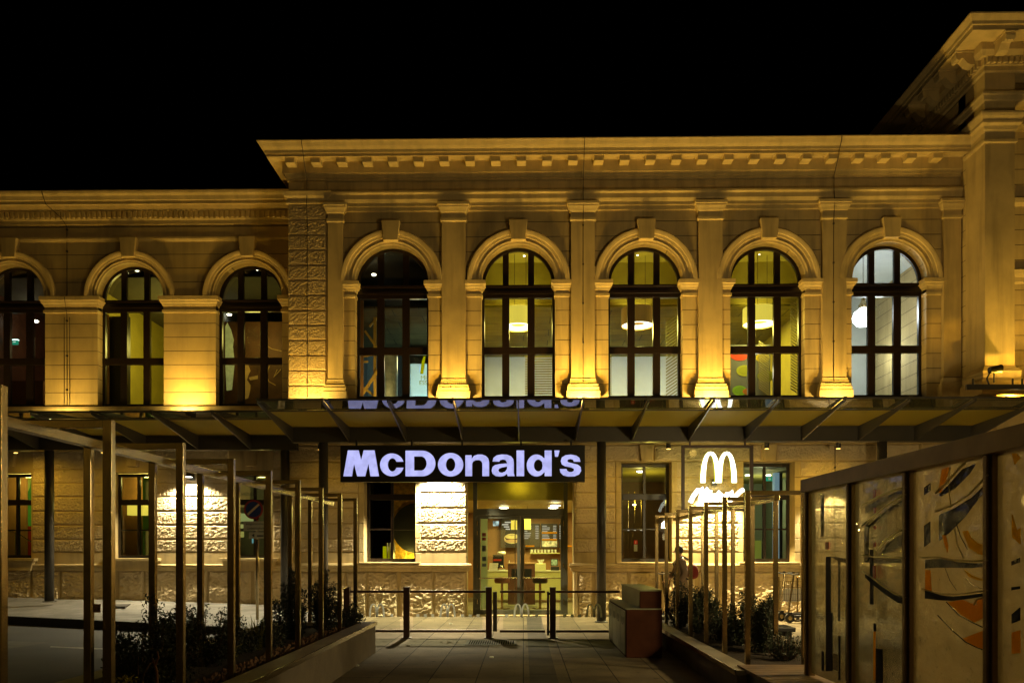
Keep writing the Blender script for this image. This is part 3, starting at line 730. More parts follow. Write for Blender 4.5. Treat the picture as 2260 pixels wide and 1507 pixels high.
# bay 1: raw timber structure, silver column, yellow writing
t = thing('timber_scaffold', 'braced orange timber frame standing behind the left panes of the dark arched window', 'timber frame', tuple(P(805, 878, 20.2)))
q = MB(); Yt = 20.2
def bar(q, a, b, w, Yd=Yt):
    pa, pb = P(*a, Yd), P(*b, Yd); d = (pb-pa).normalized(); n = Vector((-d.z, 0, d.x))*w
    q.py([((pa+n).x, (pa+n).z), ((pb+n).x, (pb+n).z), ((pb-n).x, (pb-n).z), ((pa-n).x, (pa-n).z)], Yd, Yd+.06)
bar(q, (797, 655), (797, 885), .055); q.build('post', m_wood, t)
q = MB(); bar(q, (827, 700), (827, 885), .035, 20.3); bar(q, (805, 730), (838, 775), .03, 20.26); bar(q, (800, 868), (835, 815), .035, 20.24); bar(q, (800, 785), (838, 779), .03, 20.32); bar(q, (815, 720), (832, 700), .02, 20.36); bar(q, (790, 800), (812, 797), .02, 20.38); bar(q, (803, 855), (840, 885), .03, 20.42); q.build('brace', mat('yellow_wood', (.5, .33, .06), .6, var=.2), t)
c_ = P(858, 820, 20.8)
tag(MB().lathe((c_.x, 20.8, FU), [(.24, 0), (.24, 2.15)], 32).build('wrapped_column', mat('silver_foil', (.5, .58, .56), .3, metal=.6, var=.5, vs=3, bump=(5, .02)), smooth=False), 'column wrapped in silver sheet in the middle pane of the dark arched window', 'column')
m_yel = emis('yellow_letters', (.72, .70, .0), .5)
t = thing('window_sign', 'yellow arch and letters reading MI and ESS in the dark arched window', 'sign', tuple(P(935, 800, 19.9)))
q = MB(); a0 = P(929, 825, 19.9); q.py([(a0.x-.02, a0.z), (a0.x+.06, a0.z), (a0.x+.10, a0.z+.32), (a0.x+.12, a0.z+.46), (a0.x+.07, a0.z+.46), (a0.x+.02, a0.z+.32)], 19.9, 19.91); q.build('arch_mark', m_yel, t)
text('lettering', 'MI', tuple(P(935, 834, 19.9)), .16, m_yel, t); text('lettering', 'ESS', tuple(P(934, 845, 19.9)), .15, m_yel, t)
# slatted screens
def screen(px0, px1, py0, py1, Yd, n, lab, m_, slant=0):
    o = MB(); x0, x1, z0, z1 = X(px0, Yd), X(px1, Yd), Z(py1, Yd), Z(py0, Yd)
    for i in range(n):
        z = z0+(z1-z0)*(i+.25)/n
        if slant: o.prism([(x0, z+slant), (x1, z), (x1, z+(z1-z0)/n*.5), (x0, z+slant+(z1-z0)/n*.5)], lambda p, k: (p[0], Yd+k*.03, p[1]))
        else: o.box(x0, x1, Yd, Yd+.03, z, z+(z1-z0)/n*.5)
    ob = o.build('slatted_screen', m_); tag(ob, lab, 'screen', 'slatted screens behind the upper windows')
screen(1159, 1230, 768, 876, 20.4, 20, 'level slatted screen in the lower right panes of the second arched window', mat('slat_olive', (.30, .27, .12), .6))
screen(1345, 1350, 768, 876, 20.4, 24, 'thin strip of slats at the lower left edge of the middle arched window', MATS['slat_olive'])
screen(1470, 1500, 690, 876, 20.6, 26, 'slanting dark slats in the right lights of the middle arched window', MATS['slat_olive'], -.25)
screen(1675, 1698, 768, 876, 20.6, 20, 'slanting slats in the lower middle pane of the fourth arched window', MATS['slat_olive'], .2)
screen(1745, 1768, 655, 876, 20.5, 34, 'tall slanting slats at the right edge of the fourth arched window', MATS['slat_olive'], .18)
# graphic wall with coloured discs
t = thing('disc_mural', 'grey wall panel with red, lime and orange painted discs in the fourth arched window', 'mural', tuple(P(1655, 876, 20.9)))
x0, x1, z0_, z1_ = X(1600, 20.9), X(1700, 20.9), FU, Z(762, 20.9)
MB().box(x0, x1, 20.9, 20.95, z0_, z1_).build('panel', m_grey, t)
for k, (px, py, r, cc) in enumerate(((1632, 781, .23, (.65, .05, .01)), (1643, 818, .19, (.40, .42, .02)), (1632, 862, .17, (.22, .45, .02)), (1648, 864, .10, (.5, .16, .01)), (1683, 790, .16, (.6, .45, .02)), (1690, 830, .2, (.3, .35, .02)))):
    p = P(px, py, 20.89); Yd = 20.888-.003*k
    for rr, dd in ((1, 0), (.72, .0015)):
        n = 28; MB().py([(p.x+r*1.15*rr*math.cos(2*PI*i/n), p.z+r*.8*rr*math.sin(2*PI*i/n)) for i in range(n)], Yd-dd, Yd+.001-dd).build('disc', mat('disc_%d_%d' % (k, rr == 1), tuple(c*(1 if rr == 1 else .8) for c in cc), .7), t)
light('room_fill', 'POINT', (X(1660, 20), 19.9, 6.2), (1, .9, .6), 7, size=.15)
# portrait mural (plain abstract head) in the third left window
t = thing('painted_mural', 'mural of a large face in profile behind the arched window next to the corner pier', 'mural', tuple(P(550, 890, 22.4)))
x0, x1 = X(476, 22.4), X(640, 22.4)
MB().box(x0, x1, 22.4, 22.45, FU, 8.3).build('panel', mat('mural_ground', (.12, .05, .02), .7, var=.4, vs=2), t)
def blob(pts, Yd, m_): MB().py([(P(a, b, Yd).x, P(a, b, Yd).z) for a, b in pts], Yd, Yd+.004).build('painted_shape', m_, t)
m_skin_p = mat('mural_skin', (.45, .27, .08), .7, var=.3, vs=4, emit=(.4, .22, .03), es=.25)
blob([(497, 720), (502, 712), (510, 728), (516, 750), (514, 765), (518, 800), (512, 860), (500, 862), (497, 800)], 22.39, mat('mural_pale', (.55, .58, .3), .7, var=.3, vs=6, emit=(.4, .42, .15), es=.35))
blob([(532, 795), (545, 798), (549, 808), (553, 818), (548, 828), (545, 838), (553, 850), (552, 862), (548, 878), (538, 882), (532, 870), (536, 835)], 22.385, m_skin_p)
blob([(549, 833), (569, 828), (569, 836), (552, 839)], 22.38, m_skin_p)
q = MB()
for pts in (((590, 800), (586, 825), (594, 842), (608, 850)), ((600, 795), (592, 815), (590, 832)), ((620, 815), (604, 832), (612, 815)), ((585, 760), (600, 770), (622, 775))):
    q.tube([P(a, b, 22.38) for a, b in pts], .012, 5)
q.build('painted_line', m_skin_p, t)
# exit sign, upper left
t = thing('exit_sign', 'green lit exit sign in the leftmost arched window', 'sign', tuple(P(29, 753, 22)))
p = P(29, 755, 22)
MB().box(p.x-.14, p.x+.14, 21.97, 22.03, p.z-.07, p.z+.05).build('sign_box', emis('exit_green', (.02, .35, .20), .7), t)
MB().box(p.x-.15, p.x+.15, 21.96, 22.04, p.z+.05, p.z+.075).build('tube', emis('exit_tube', (.7, 1, .95), 3), t)
q = MB(); q.box(p.x-.09, p.x-.05, 21.962, 21.969, p.z-.05, p.z+.03); q.box(p.x+.02, p.x+.1, 21.962, 21.969, p.z-.015, p.z+.01); q.build('pictogram', emis('exit_white', (.8, 1, .9), .8), t)
# round tables and chair backs by the upper windows
m_tab = mat('table_top', (.18, .12, .06), .3)
k = 0
for px, Yd, w_, lab in ((1143, 20.0, .5, 'round dark table just inside the second arched window'), (1405, 20.0, .5, 'round table under the brown drum lamp'), (1683, 20.2, .45, 'round table in the fourth arched window'), (42, 21.3, .4, 'round table in the leftmost arched window')):
    x = X(px, Yd); zt = 5.49 if Yd < 21 else 5.62
    t = thing('cafe_table', lab, 'table', (x, Yd, FU), 'tables by the upper windows')
    MB().lathe((x, Yd, zt-.05), [(w_, 0), (w_, .05)], 32).build('tabletop', m_tab, t); MB().lathe((x, Yd, FU), [(.25, 0), (.25, .02), (.03, .04), (.03, zt-FU-.05)], 16).build('pedestal', m_steel, t)
for px, lab, cc in ((1086, 'dark round chair back at the lower left pane of the second arched window', m_black), (1197, 'dark red round chair back below the slats of the second arched window', mat('red_seat', (.22, .02, .01), .5)), (1469, 'wooden round chair back at the lower right pane of the middle arched window', m_wood), (1753, 'black chair back at the lower right pane of the fourth arched window', m_black)):
    x = X(px, 19.85); t = thing('cafe_chair', lab, 'chair', (x, 19.85, FU), 'chairs by the upper windows')
    n = 16; MB().py([(x-.2, 5.15)]+[(x+.2*math.cos(PI-PI*i/n), 5.38+.2*math.sin(PI*i/n)) for i in range(n+1)]+[(x+.2, 5.15)], 19.85, 19.88).build('backrest', cc, t)
    MB().box(x-.2, x+.2, 19.9, 20.3, 5.15, 5.2).build('seat', cc, t)
    for dx in (-.18, .18):
        for dy in (19.92, 20.27): MB().tube([(x+dx, dy, FU), (x+dx, dy, 5.15)], .012, 6).build('leg', m_steel, t)

# ---------------- ground floor interiors
xg0, xg1 = X(960, YM), X(1330, YM)
w = MB(); w.box(xg0-.1, xg0, YI, 27, 0, 4.2); w.box(xg1, xg1+.1, YI, 27, 0, 4.2); w.box(xg0, xg1, 26.4, 26.5, 0, 4.2); w.build('interior_wall', m_wood, bld)
MB().box(xg0, xg1, 20.0, 26.4, 2.92, 2.97).build('interior_ceiling', mat('gold_ceiling', (.50, .40, .12), .5, var=.1), bld)
MB().box(xg0, xg1, 19.9, 20.0, 2.92, 4.2).build('bulkhead', mat('brass_panel', (.50, .40, .06), .4, metal=.6, var=.15), bld)
light('room_fill', 'AREA', ((xg0+xg1)/2+.3, 21.2, 2.85), (1, .85, .25), 150, size=1.2)
light('room_fill', 'AREA', ((xg0+xg1)/2+.3, 24.2, 2.85), (1, .85, .25), 170, size=1.2)
light('room_fill', 'POINT', ((xg0+xg1)/2, 19.55, 3.35), (1, .80, .10), 8, size=.35)
spots([(1112, 1121, 22.5, .10, 'left downlight in the ceiling behind the entrance transom'), (1221, 1121, 22.5, .10, 'front right downlight behind the entrance transom'), (1226, 1116, 21.0, .10, 'rear right downlight behind the entrance transom')], 'downlights inside the entrance', '')
m_cnt = mat('pale_green_counter', (.55, .56, .22), .4)
t = thing('service_counter', 'pale yellow green service counter facing the entrance doors', 'counter', (X(1150, 24), 24, 0))
MB().box(X(1074, 24), X(1250, 24), 24, 24.7, .1, .96).build('body', m_cnt, t, bevel=.01); MB().box(X(1073, 24), X(1251, 24), 23.96, 24.72, .96, 1.0).build('worktop', mat('worktop', (.6, .6, .4), .3), t)
# menu boards
m_board = mat('black_menu_board', (.02, .012, .01), .5); m_ink = emis('menu_text', (.85, .78, .6), .8); m_or = emis('menu_orange', (.9, .30, .0), .8); m_pic = mat('food_picture', (.5, .45, .3), .6, var=.9, vs=14, emit=(.4, .42, .2), es=.4)
def board(px0, px1, py0, py1, lab, seed, pic=True):
    rnd = random.Random(seed); Yb = 26.1; x0, x1, z0, z1 = X(px0, Yb), X(px1, Yb), Z(py1, Yb), Z(py0, Yb)
    t = thing('menu_board', lab, 'menu board', ((x0+x1)/2, Yb, z0), 'menu boards over the counter')
    MB().box(x0, x1, Yb, Yb+.05, z0, z1).build('panel', m_board, t)
    q = MB(); z = z1-.07
    while z > z0+.32:
        q.box(x0+.04, x0+.04+(x1-x0)*rnd.uniform(.25, .5), Yb-.006, Yb-.001, z-.018, z); q.box(x1-.16, x1-.05, Yb-.006, Yb-.001, z-.018, z); z -= .06
    q.build('price_lines', m_ink, t)
    if pic:
        MB().box(x0+.03, x1-.03, Yb-.005, Yb-.001, z0+.03, z0+.22).build('picture', m_pic, t)
        MB().box(x0+.03, x1-.03, Yb-.005, Yb-.001, z0+.25, z0+.30).build('price_bar', m_or, t)
        MB().box(x0+.03, x1-.03, Yb-.008, Yb-.006, z0+.48, z0+.53).build('price_bar', m_or, t)
    else: MB().box(x0+.15, x0+.45, Yb-.005, Yb-.001, z0+.03, z0+.08).build('price_bar', m_or, t)
board(1194, 1231, 1155, 1208, 'lit menu board with two orange bars and a picture, right of centre over the counter', 1)
board(1150, 1192, 1155, 1208, 'lit menu board full of price lines, in the middle behind the door stiles', 2, False)
board(1233, 1245, 1155, 1208, 'narrow menu board cut off by the right door frame', 3, False)
t = thing('burger_poster', 'dark poster of a burger with small white heading, left over the counter', 'poster', tuple(P(1128, 1205, 26.1)))
x0, x1 = X(1105, 26.1), X(1147, 26.1)
MB().box(x0, x1, 26.1, 26.14, Z(1208, 26.1), Z(1142, 26.1)).build('panel', m_board, t)
p = P(1130, 1188, 26.09); n = 24
for k, (rx, rz, dz, cc) in enumerate(((.27, .17, 0, (.45, .36, .12)), (.24, .10, .02, (.10, .04, .01)), (.22, .06, .05, (.5, .42, .12)), (.25, .05, -.08, (.4, .25, .08)))):
    MB().py([(p.x+rx*math.cos(2*PI*i/n), p.z+dz+rz*math.sin(2*PI*i/n)) for i in range(n)], 26.095-.003*k, 26.097-.003*k).build('food_picture', mat('burger%d' % k, cc, .6, var=.3, vs=8, emit=cc, es=.6), t)
q = MB()
for i, (a, b) in enumerate(((1114, 1128), (1108, 1122), (1112, 1124), (1116, 1126))): q.box(X(a, 26.09), X(b, 26.09), 26.085, 26.09, Z(1152+i*5, 26.09)-.02, Z(1152+i*5, 26.09)+.02)
q.build('heading', m_ink, t)
# hanging yellow box lights
for px, py0, py1, Yd, lab in ((1135, 1148, 1168, 23.5, 'small yellow lit box lamp left of the door stiles'), (1164, 1141, 1168, 22.5, 'taller yellow lit box lamp right of the door stiles')):
    x = X(px, Yd); t = thing('box_lamp', lab, 'lamp', (x, Yd, Z(py1, Yd)), 'yellow box lamps inside the entrance')
    MB().box(x-.10, x+.10, Yd-.1, Yd+.1, Z(py1, Yd), Z(py0, Yd)).build('lamp_shade', m_shade, t, bevel=.01); MB().tube([(x, Yd, Z(py0, Yd)), (x, Yd, 2.92)], .006, 5).build('cord', m_cable, t)
# stools, cabinet, table, clutter
t = thing('brown_cabinet', 'tall dark brown waste cabinet standing behind the entrance door stiles', 'cabinet', (X(1150, 22), 22, 0)); x0, x1 = X(1121, 22), X(1181, 22)
MB().box(x0, x1, 22, 22.5, .08, 1.24).build('body', m_dwood, t, bevel=.01); MB().box(x0-.02, x1+.02, 21.98, 22.52, 1.24, 1.27).build('top', m_wood, t); MB().box(x0+.1, x1-.1, 21.985, 21.999, .85, 1.1).build('flap', m_black, t)
for px, cc, lab in ((1108, mat('orange_seat', (.14, .05, .02), .5), 'red brown round stool left of the brown cabinet'), (1192, m_black, 'black round stool right of the brown cabinet')):
    x = X(px, 21.3); t = thing('bar_stool', lab, 'stool', (x, 21.3, 0), 'stools inside the entrance')
    MB().lathe((x, 21.3, .72), [(.19, 0), (.21, .03), (.21, .14), (.18, .16)], 24).build('seat', cc, t); MB().lathe((x, 21.3, 0.013), [(.22, 0), (.22, .02), (.035, .04), (.035, .71)], 20).build('pedestal', m_steel, t)
m_red = mat('red_plastic', (.35, .03, .01), .4); m_wh = mat('white_ceramic', (.7, .7, .6), .4)
YC = 24.3
def small(name, lab, cat, px, fn, grp=None):
    x = X(px, YC); t = thing(name, lab, cat, (x, YC, 1.0), grp); fn(x, t)
small('coffee_machine', 'dark coffee machine with white cups and red details at the left end of the counter', 'coffee machine', 1100, lambda x, t: (MB().box(x-.17, x+.17, YC-.2, YC+.2, 1.06, 1.5).build('body', m_black, t, bevel=.02), MB().box(x-.15, x+.1, YC-.23, YC-.2, 1.3, 1.36).build('trim', m_red, t), MB().lathe((x+.1, YC, 1.5), [(.12, 0), (.14, .05), (.10, .1)], 14).build('bean_hopper', m_wh, t)))
small('cake_dome', 'glass dome over cakes on the left half of the counter', 'cake dome', 1106, lambda x, t: (MB().lathe((x, YC-.2, 1.0), [(.14, 0), (.15, .02), (.14, .03)], 20).build('plate', m_wh, t), MB().lathe((x, YC-.2, 1.03), [(.13, 0), (.12, .08), (.07, .14), (.01, .16)], 20).build('dome', m_bglass, t), MB().lathe((x, YC-.2, 1.035), [(.1, 0), (.09, .04), (.03, .06)], 10).build('cakes', m_wood, t)))
small('cash_register', 'dark cash register with a small colour screen at the right end of the counter', 'cash register', 1224, lambda x, t: (MB().box(x-.12, x+.14, YC-.1, YC+.15, 1.0, 1.12).build('base', m_black, t, bevel=.01), MB().box(x-.12, x+.1, YC-.02, YC+.02, 1.14, 1.36).build('screen_housing', m_black, t, bevel=.01), MB().box(x-.1, x+.08, YC-.026, YC-.021, 1.16, 1.34).build('screen', mat('screen', (.2, .3, .2), .3, var=.8, vs=20, emit=(.3, .35, .15), es=.5), t)))
for px in (1094, 1085): small('paper_bag_stack', 'pile of cream paper bags on the counter, %s' % ('beside the coffee machine' if px == 1094 else 'at the far left end'), 'bags', px, lambda x, t: [MB().box(x-.08+.01*i, x+.06+.01*i, YC-.3, YC-.1, 1.0+.06*i, 1.05+.06*i).build('bag', m_wh, t) for i in range(4)])
tag(MB().box(X(1180, YC), X(1204, YC), YC-.3, YC, 1.0, 1.22).build('napkin_box', mat('pale_box', (.7, .7, .35), .5), bevel=.01), 'pale yellow box on the counter right of the brown cabinet', 'box')
rr = random.Random(3)
q = MB(); x0 = X(1194, YC)
for i in range(16):
    a = rr.uniform(-.4, .4); q.tube([(x0+rr.uniform(-.04, .04), YC-.05, 1.1), (x0+a*.3, YC-.05+rr.uniform(-.05, .05), 1.34)], .006, 4)
q.lathe((x0, YC-.05, 1.0), [(.05, 0), (.06, .14)], 12); tag(q.build('straw_cup', m_wh), 'cup full of white straws on the counter', 'straws')
MBs = MB().box(X(1170, 26.2), X(1236, 26.2), 26.05, 26.39, 1.52, 1.55); tag(MBs.build('wall_shelf', m_cnt), 'thin lit shelf with a row of cups on the back wall behind the counter', 'shelf')
for i in range(8):
    x = X(1173+i*7.6, 26.2); o = MB().lathe((x, 26.2, 1.552), [(.035, 0), (.045, .11), (.04, .112)], 10).build('cup', m_wh)
    tag(o, 'small pale cup in the row on the shelf behind the counter', 'cup', 'cups on the back shelf')
for i, px in enumerate((1124, 1134, 1168)):
    x = X(px, YC); o = MB().lathe((x, YC, 1.0), [(.035, 0), (.035, .2), (.012, .27), (.012, .32)], 12).build('bottle', m_wh if i == 0 else m_wood)
    tag(o, ('tall white bottle on the counter left of the brown cabinet', 'brown bottle above the left edge of the brown cabinet', 'brown bottle above the right half of the brown cabinet')[i], 'bottle', 'bottles on the counter')
# clock-like info screen and sticker strip
tag(MB().box(X(1088, 25.5), X(1101, 25.5), 25.5, 25.55, Z(1160, 25.5), Z(1149, 25.5)).build('small_screen', emis('small_screen', (.5, .65, .6), .8, .9)), 'small bright screen high on the brown wall left of the burger poster', 'screen')
t = thing('sticker_strip', 'pale strip with notices on the left glass edge of the entrance', 'notice strip', tuple(P(1068, 1345, YD+.12)))
MB().box(X(1061, YD+.12), X(1076, YD+.12), YD+.12, YD+.125, .15, Z(1142, YD)).build('film', mat('pale_film', (.42, .42, .10), .6, emit=(.3, .3, .06), es=.4), t)
for a, b, cc in ((1175, 1183, m_red), (1185, 1192, m_red), (1203, 1216, m_grey), (1228, 1238, m_grey), (1243, 1250, m_grey)): MB().box(X(1064, YD+.11), X(1073, YD+.11), YD+.114, YD+.118, Z(b, YD), Z(a, YD)).build('notice', cc, t)
# room behind the window left of the door: gold panel with a big dark ring
t = thing('gold_ring_panel', 'textured gold panel with a large dark disc behind the window left of the entrance', 'wall panel', tuple(P(880, 1230, 19.9)))
MB().box(X(866, 20.2), X(925, 20.2), 20.2, 20.25, 1.3, 4.1).build('panel', mat('hammered_gold', (.42, .24, .03), .45, metal=.5, var=.5, vs=10, bump=(14, .03)), t)
p = P(921, 1165, 20.17); n = 40; MB().py([(p.x+.66*math.cos(2*PI*i/n), p.z+.66*math.sin(2*PI*i/n)) for i in range(n)], 20.16, 20.19).build('disc', m_black, t)
q = MB(); q.box(X(800, YM), X(955, YM), 23, 23.05, 0, 4.2); q.build('interior_wall', m_dwood, bld)
light('room_fill', 'POINT', (X(896, 19.8), 19.75, 1.45), (1, .75, .12), 30, size=.06)
tag(MB().box(X(845, 19.9), X(860, 19.9), 19.9, 19.95, 1.4, Z(1205, 19.9)).build('yellow_card', m_yel), 'yellow torn card at the bottom left of the window beside the entrance', 'card')
q = MB(); pv = P(851, 1232, 19.7)
for i, dx in enumerate((0, .07, .17)): q.lathe((pv.x+.05+dx, 19.7, 1.40), [(.02, 0), (.028, .2+.06*i), (.02, .42)], 8)
tag(q.build('glass_vases', mat('vase_glass', (.5, .5, .45), .15, spec=.8)), 'three slim glass vases on the sill of the window beside the entrance', 'vases')
for i, px in enumerate((890, 899)): 
    p = P(px, 1079, 21.5); o = MB().box(p.x-.035, p.x+.035, 21.5, 21.52, p.z-.035, p.z+.035).build('square_lamp', emis('sq', (.9, .8, .1), 1.2)); tag(o, ('left' if i == 0 else 'right')+' one of two small square yellow lights in the window beside the entrance', 'light', 'small square lights')
# rooms behind the two windows right of the entrance
xa_, xb_ = xg1+.12, X(1560, YM)
w = MB(); w.box(xa_, xb_, 24, 24.05, 0, 3.9); w.box(xb_, xb_+.05, YI, 24, 0, 3.9); w.build('interior_wall', m_dwood, bld)
MB().box(xa_, xb_, YI, 24, 3.75, 3.8).build('interior_ceiling', mat('olive_ceiling', (.30, .26, .07), .8, var=.15), bld)
light('room_fill', 'POINT', (X(1420, 21.5), 21.0, 3.0), (1, .80, .12), 45, size=.1)
spots([(1413, 1041, 20.0, .07, 'flat ceiling lamp at the top of the window right of the entrance'), (1400, 1114, 23.4, .04, 'small downlight low in the window right of the entrance')], 'lamps behind the right hand windows', '')
t = thing('fire_extinguisher_sign', 'small red fire extinguisher sign over a cream notice in the window right of the entrance', 'sign', tuple(P(1403, 1205, 20.6)))
p = P(1403, 1196, 20.6); MB().box(p.x-.045, p.x+.045, 20.6, 20.61, p.z-.05, p.z+.05).build('red_sign', emis('rd', (.5, .03, .01), .7), t); MB().box(p.x-.045, p.x+.045, 20.6, 20.61, p.z-.24, p.z-.06).build('notice', m_wh, t); MB().box(p.x-.008, p.x+.012, 20.592, 20.599, p.z-.03, p.z+.03).build('pictogram', m_wh, t)
t = thing('pendant_rods', 'three thin bright hanging rods with small lamps in the window right of the entrance', 'lamp', tuple(P(1402, 1165, 22)))
for px in (1387, 1401, 1415): p = P(px, 1166, 22); MB().tube([(p.x, 22, p.z), (p.x, 22, 3.3)], .008, 5).build('rod', m_steel, t); MB().lathe((p.x, 22, p.z-.05), [(.03, 0), (.03, .05)], 8).build('lamp', emis('rodlamp', (1, .9, .7), 2), t)
xa_, xb_ = X(1562, YM), X(1860, YM)
w = MB(); w.box(xa_+.02, xb_, 25, 25.05, 0, 3.9); w.box(xb_, xb_+.05, YI, 25, 0, 3.9); w.build('interior_wall', mat('grey_green_wall', (.32, .36, .25), .7), bld)
MB().box(xa_, xb_, YI, 25, 3.78, 3.83).build('interior_ceiling', MATS['olive_ceiling'], bld)
light('room_fill', 'POINT', (X(1690, 22), 22.4, 3.1), (.9, .95, .5), 45, size=.1)
t = thing('pale_blue_column', 'pale blue lit column behind the right hand window', 'column', tuple(P(1716, 1230, 21.5)))
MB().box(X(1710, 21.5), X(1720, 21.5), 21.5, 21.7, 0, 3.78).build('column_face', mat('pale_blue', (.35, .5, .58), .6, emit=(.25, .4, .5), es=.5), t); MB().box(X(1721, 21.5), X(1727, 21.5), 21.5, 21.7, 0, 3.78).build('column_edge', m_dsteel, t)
tag(MB().box(X(1656, 20.2), X(1680, 20.2), 20.2, 20.25, 1.2, Z(1192, 20.2)).build('green_display', mat('green_display', (.25, .3, .05), .6, emit=(.2, .24, .03), es=.5)), 'yellow green display panel at the foot of the right hand window', 'display')
t = thing('exit_sign', 'green exit sign hanging behind the right hand window', 'sign', tuple(P(1698, 1056, 21)))
p = P(1698, 1056, 21); MB().box(p.x-.08, p.x+.08, 21, 21.04, p.z-.06, p.z+.06).build('sign_box', MATS.get('x') or emis('exit_green', (.02, .35, .20), .9), t); MB().box(p.x-.03, p.x+.03, 20.99, 20.998, p.z-.03, p.z+.03).build('pictogram', m_wh, t)
spots([(1650, 1049, 20.5, .05, 'ceiling lamp at the top left of the right hand window'), (1696, 1049, 20.8, .05, 'ceiling lamp over the exit sign in the right hand window')], 'lamps behind the right hand windows', '')
# left wing ground floor rooms: timber wall, green wall, lampshade
YLI = YL+.46
for i, (a_, b_) in enumerate(lc):
    w = MB(); w.box(a_-.3, b_+.3, 23.5, 23.55, .3, 4); w.box(b_+.3, b_+.35, YLI, 23.5, .3, 4); w.box(a_-1.25, a_-1.2, YLI, 23.5, .3, 4); w.box(a_-1.2, a_-.3, 23.5, 23.55, .3, 4)
    w.build('interior_wall', (m_wood, mat('green_wall', (.10, .20, .02), .7), MATS['green_wall'], m_grey)[i], bld)
    MB().box(a_-1.2, b_+.3, YLI, 23.5, 3.9, 3.95).build('interior_ceiling', m_dceil, bld)
    MB().box(a_-1.2, b_+.3, YLI, 23.5, .25, .3).build('interior_floor', m_dwood, bld)
    light('room_fill', 'POINT', ((a_+b_)/2, 20.9, 3.5), (1, .84, .2), 45, size=.1)
    if i in (1, 2): tag(MB().box(a_-1.1, (a_+b_)/2-.45, 21.4, 21.5, .3, 3.9).build('wood_partition', m_wood), ('vertical timber panelling behind the leftmost ground floor window', 'vertical timber panelling behind the ground floor window beside the lit wall')[i-1], 'partition', 'timber partitions')
    if i == 2:
        x = X(302, 21.0); t = thing('box_lamp', 'square yellow lampshade in the left ground floor window beside the lit wall', 'lamp', (x, 21.0, Z(1136, 21.0)))
        MB().box(x-.22, x+.22, 20.9, 21.2, Z(1136, 21), Z(1107, 21)).build('lamp_shade', m_shade, t, bevel=.01); MB().tube([(x, 21.05, Z(1107, 21)), (x, 21.05, 3.9)], .006, 5).build('cord', m_cable, t)
q = MB(); p = P(52, 1070, 22.5); n = 20
t = thing('green_mural', 'green and yellow leaf mural in the leftmost ground floor window', 'mural', tuple(P(60, 1200, 22.6)))
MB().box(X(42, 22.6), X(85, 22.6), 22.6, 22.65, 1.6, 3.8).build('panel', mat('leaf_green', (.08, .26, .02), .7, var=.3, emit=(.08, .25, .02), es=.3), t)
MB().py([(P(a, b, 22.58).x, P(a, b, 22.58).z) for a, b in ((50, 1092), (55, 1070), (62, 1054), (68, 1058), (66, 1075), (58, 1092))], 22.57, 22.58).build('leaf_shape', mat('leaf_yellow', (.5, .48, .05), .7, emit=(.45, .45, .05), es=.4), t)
t = thing('stair_handrail', 'bright slanting handrail in the leftmost ground floor window', 'handrail', tuple(P(55, 1190, 20.9)))
MB().tube([P(18, 1171, 20.9), P(34, 1173, 20.9), P(70, 1196, 20.9)], .015, 6).build('rail', m_steel, t)
MB().tube([P(70, 1196, 20.9), (X(70, 20.9), 20.9, .3)], .012, 6).build('post', m_steel, t); MB().tube([P(34, 1173, 20.9), (X(34, 20.9), 20.9, .3)], .012, 6).build('post', m_steel, t)
tag(MB().box(X(57, 22), X(72, 22), 22, 22.1, .9, Z(1160, 22)).build('red_panel', m_red), 'red panel in the corner of the leftmost ground floor window', 'panel')
text('window_lettering', 'HOLEN', tuple(P(549, 1090, YL+.25)), .12, mat('dark_letter', (.05, .05, .04), .5), None)
tag(bpy.data.objects['window_lettering'], 'dark capital letters HOLEN on the pane above the round traffic sign', 'lettering')
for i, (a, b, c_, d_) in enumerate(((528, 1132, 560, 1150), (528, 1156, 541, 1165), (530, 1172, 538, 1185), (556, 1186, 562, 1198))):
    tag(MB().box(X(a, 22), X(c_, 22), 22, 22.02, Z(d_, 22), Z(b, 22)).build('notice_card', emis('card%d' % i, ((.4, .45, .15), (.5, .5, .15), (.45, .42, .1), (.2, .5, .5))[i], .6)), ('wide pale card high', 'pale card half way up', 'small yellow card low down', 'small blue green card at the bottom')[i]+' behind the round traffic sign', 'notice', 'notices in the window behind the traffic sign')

tag(MB().box(X(239, 21.5), X(284, 21.5), 21.5, 21.6, FU, 8.2).build('dark_partition', m_black), 'dark partition across the left part of the arched window with yellow walls', 'partition')
tag(MB().box(X(212, 21.3), X(237, 21.3), 21.3, 21.4, FU, 8.2).build('wood_partition', m_wood), 'narrow wood panel at the left edge of the arched window with yellow walls', 'partition')
tag(MB().box(X(8, 22.4), X(95, 22.4), 22.4, 22.5, FU, 6.6).build('wood_partition', m_wood), 'low wood panelling behind the table in the leftmost arched window', 'partition')
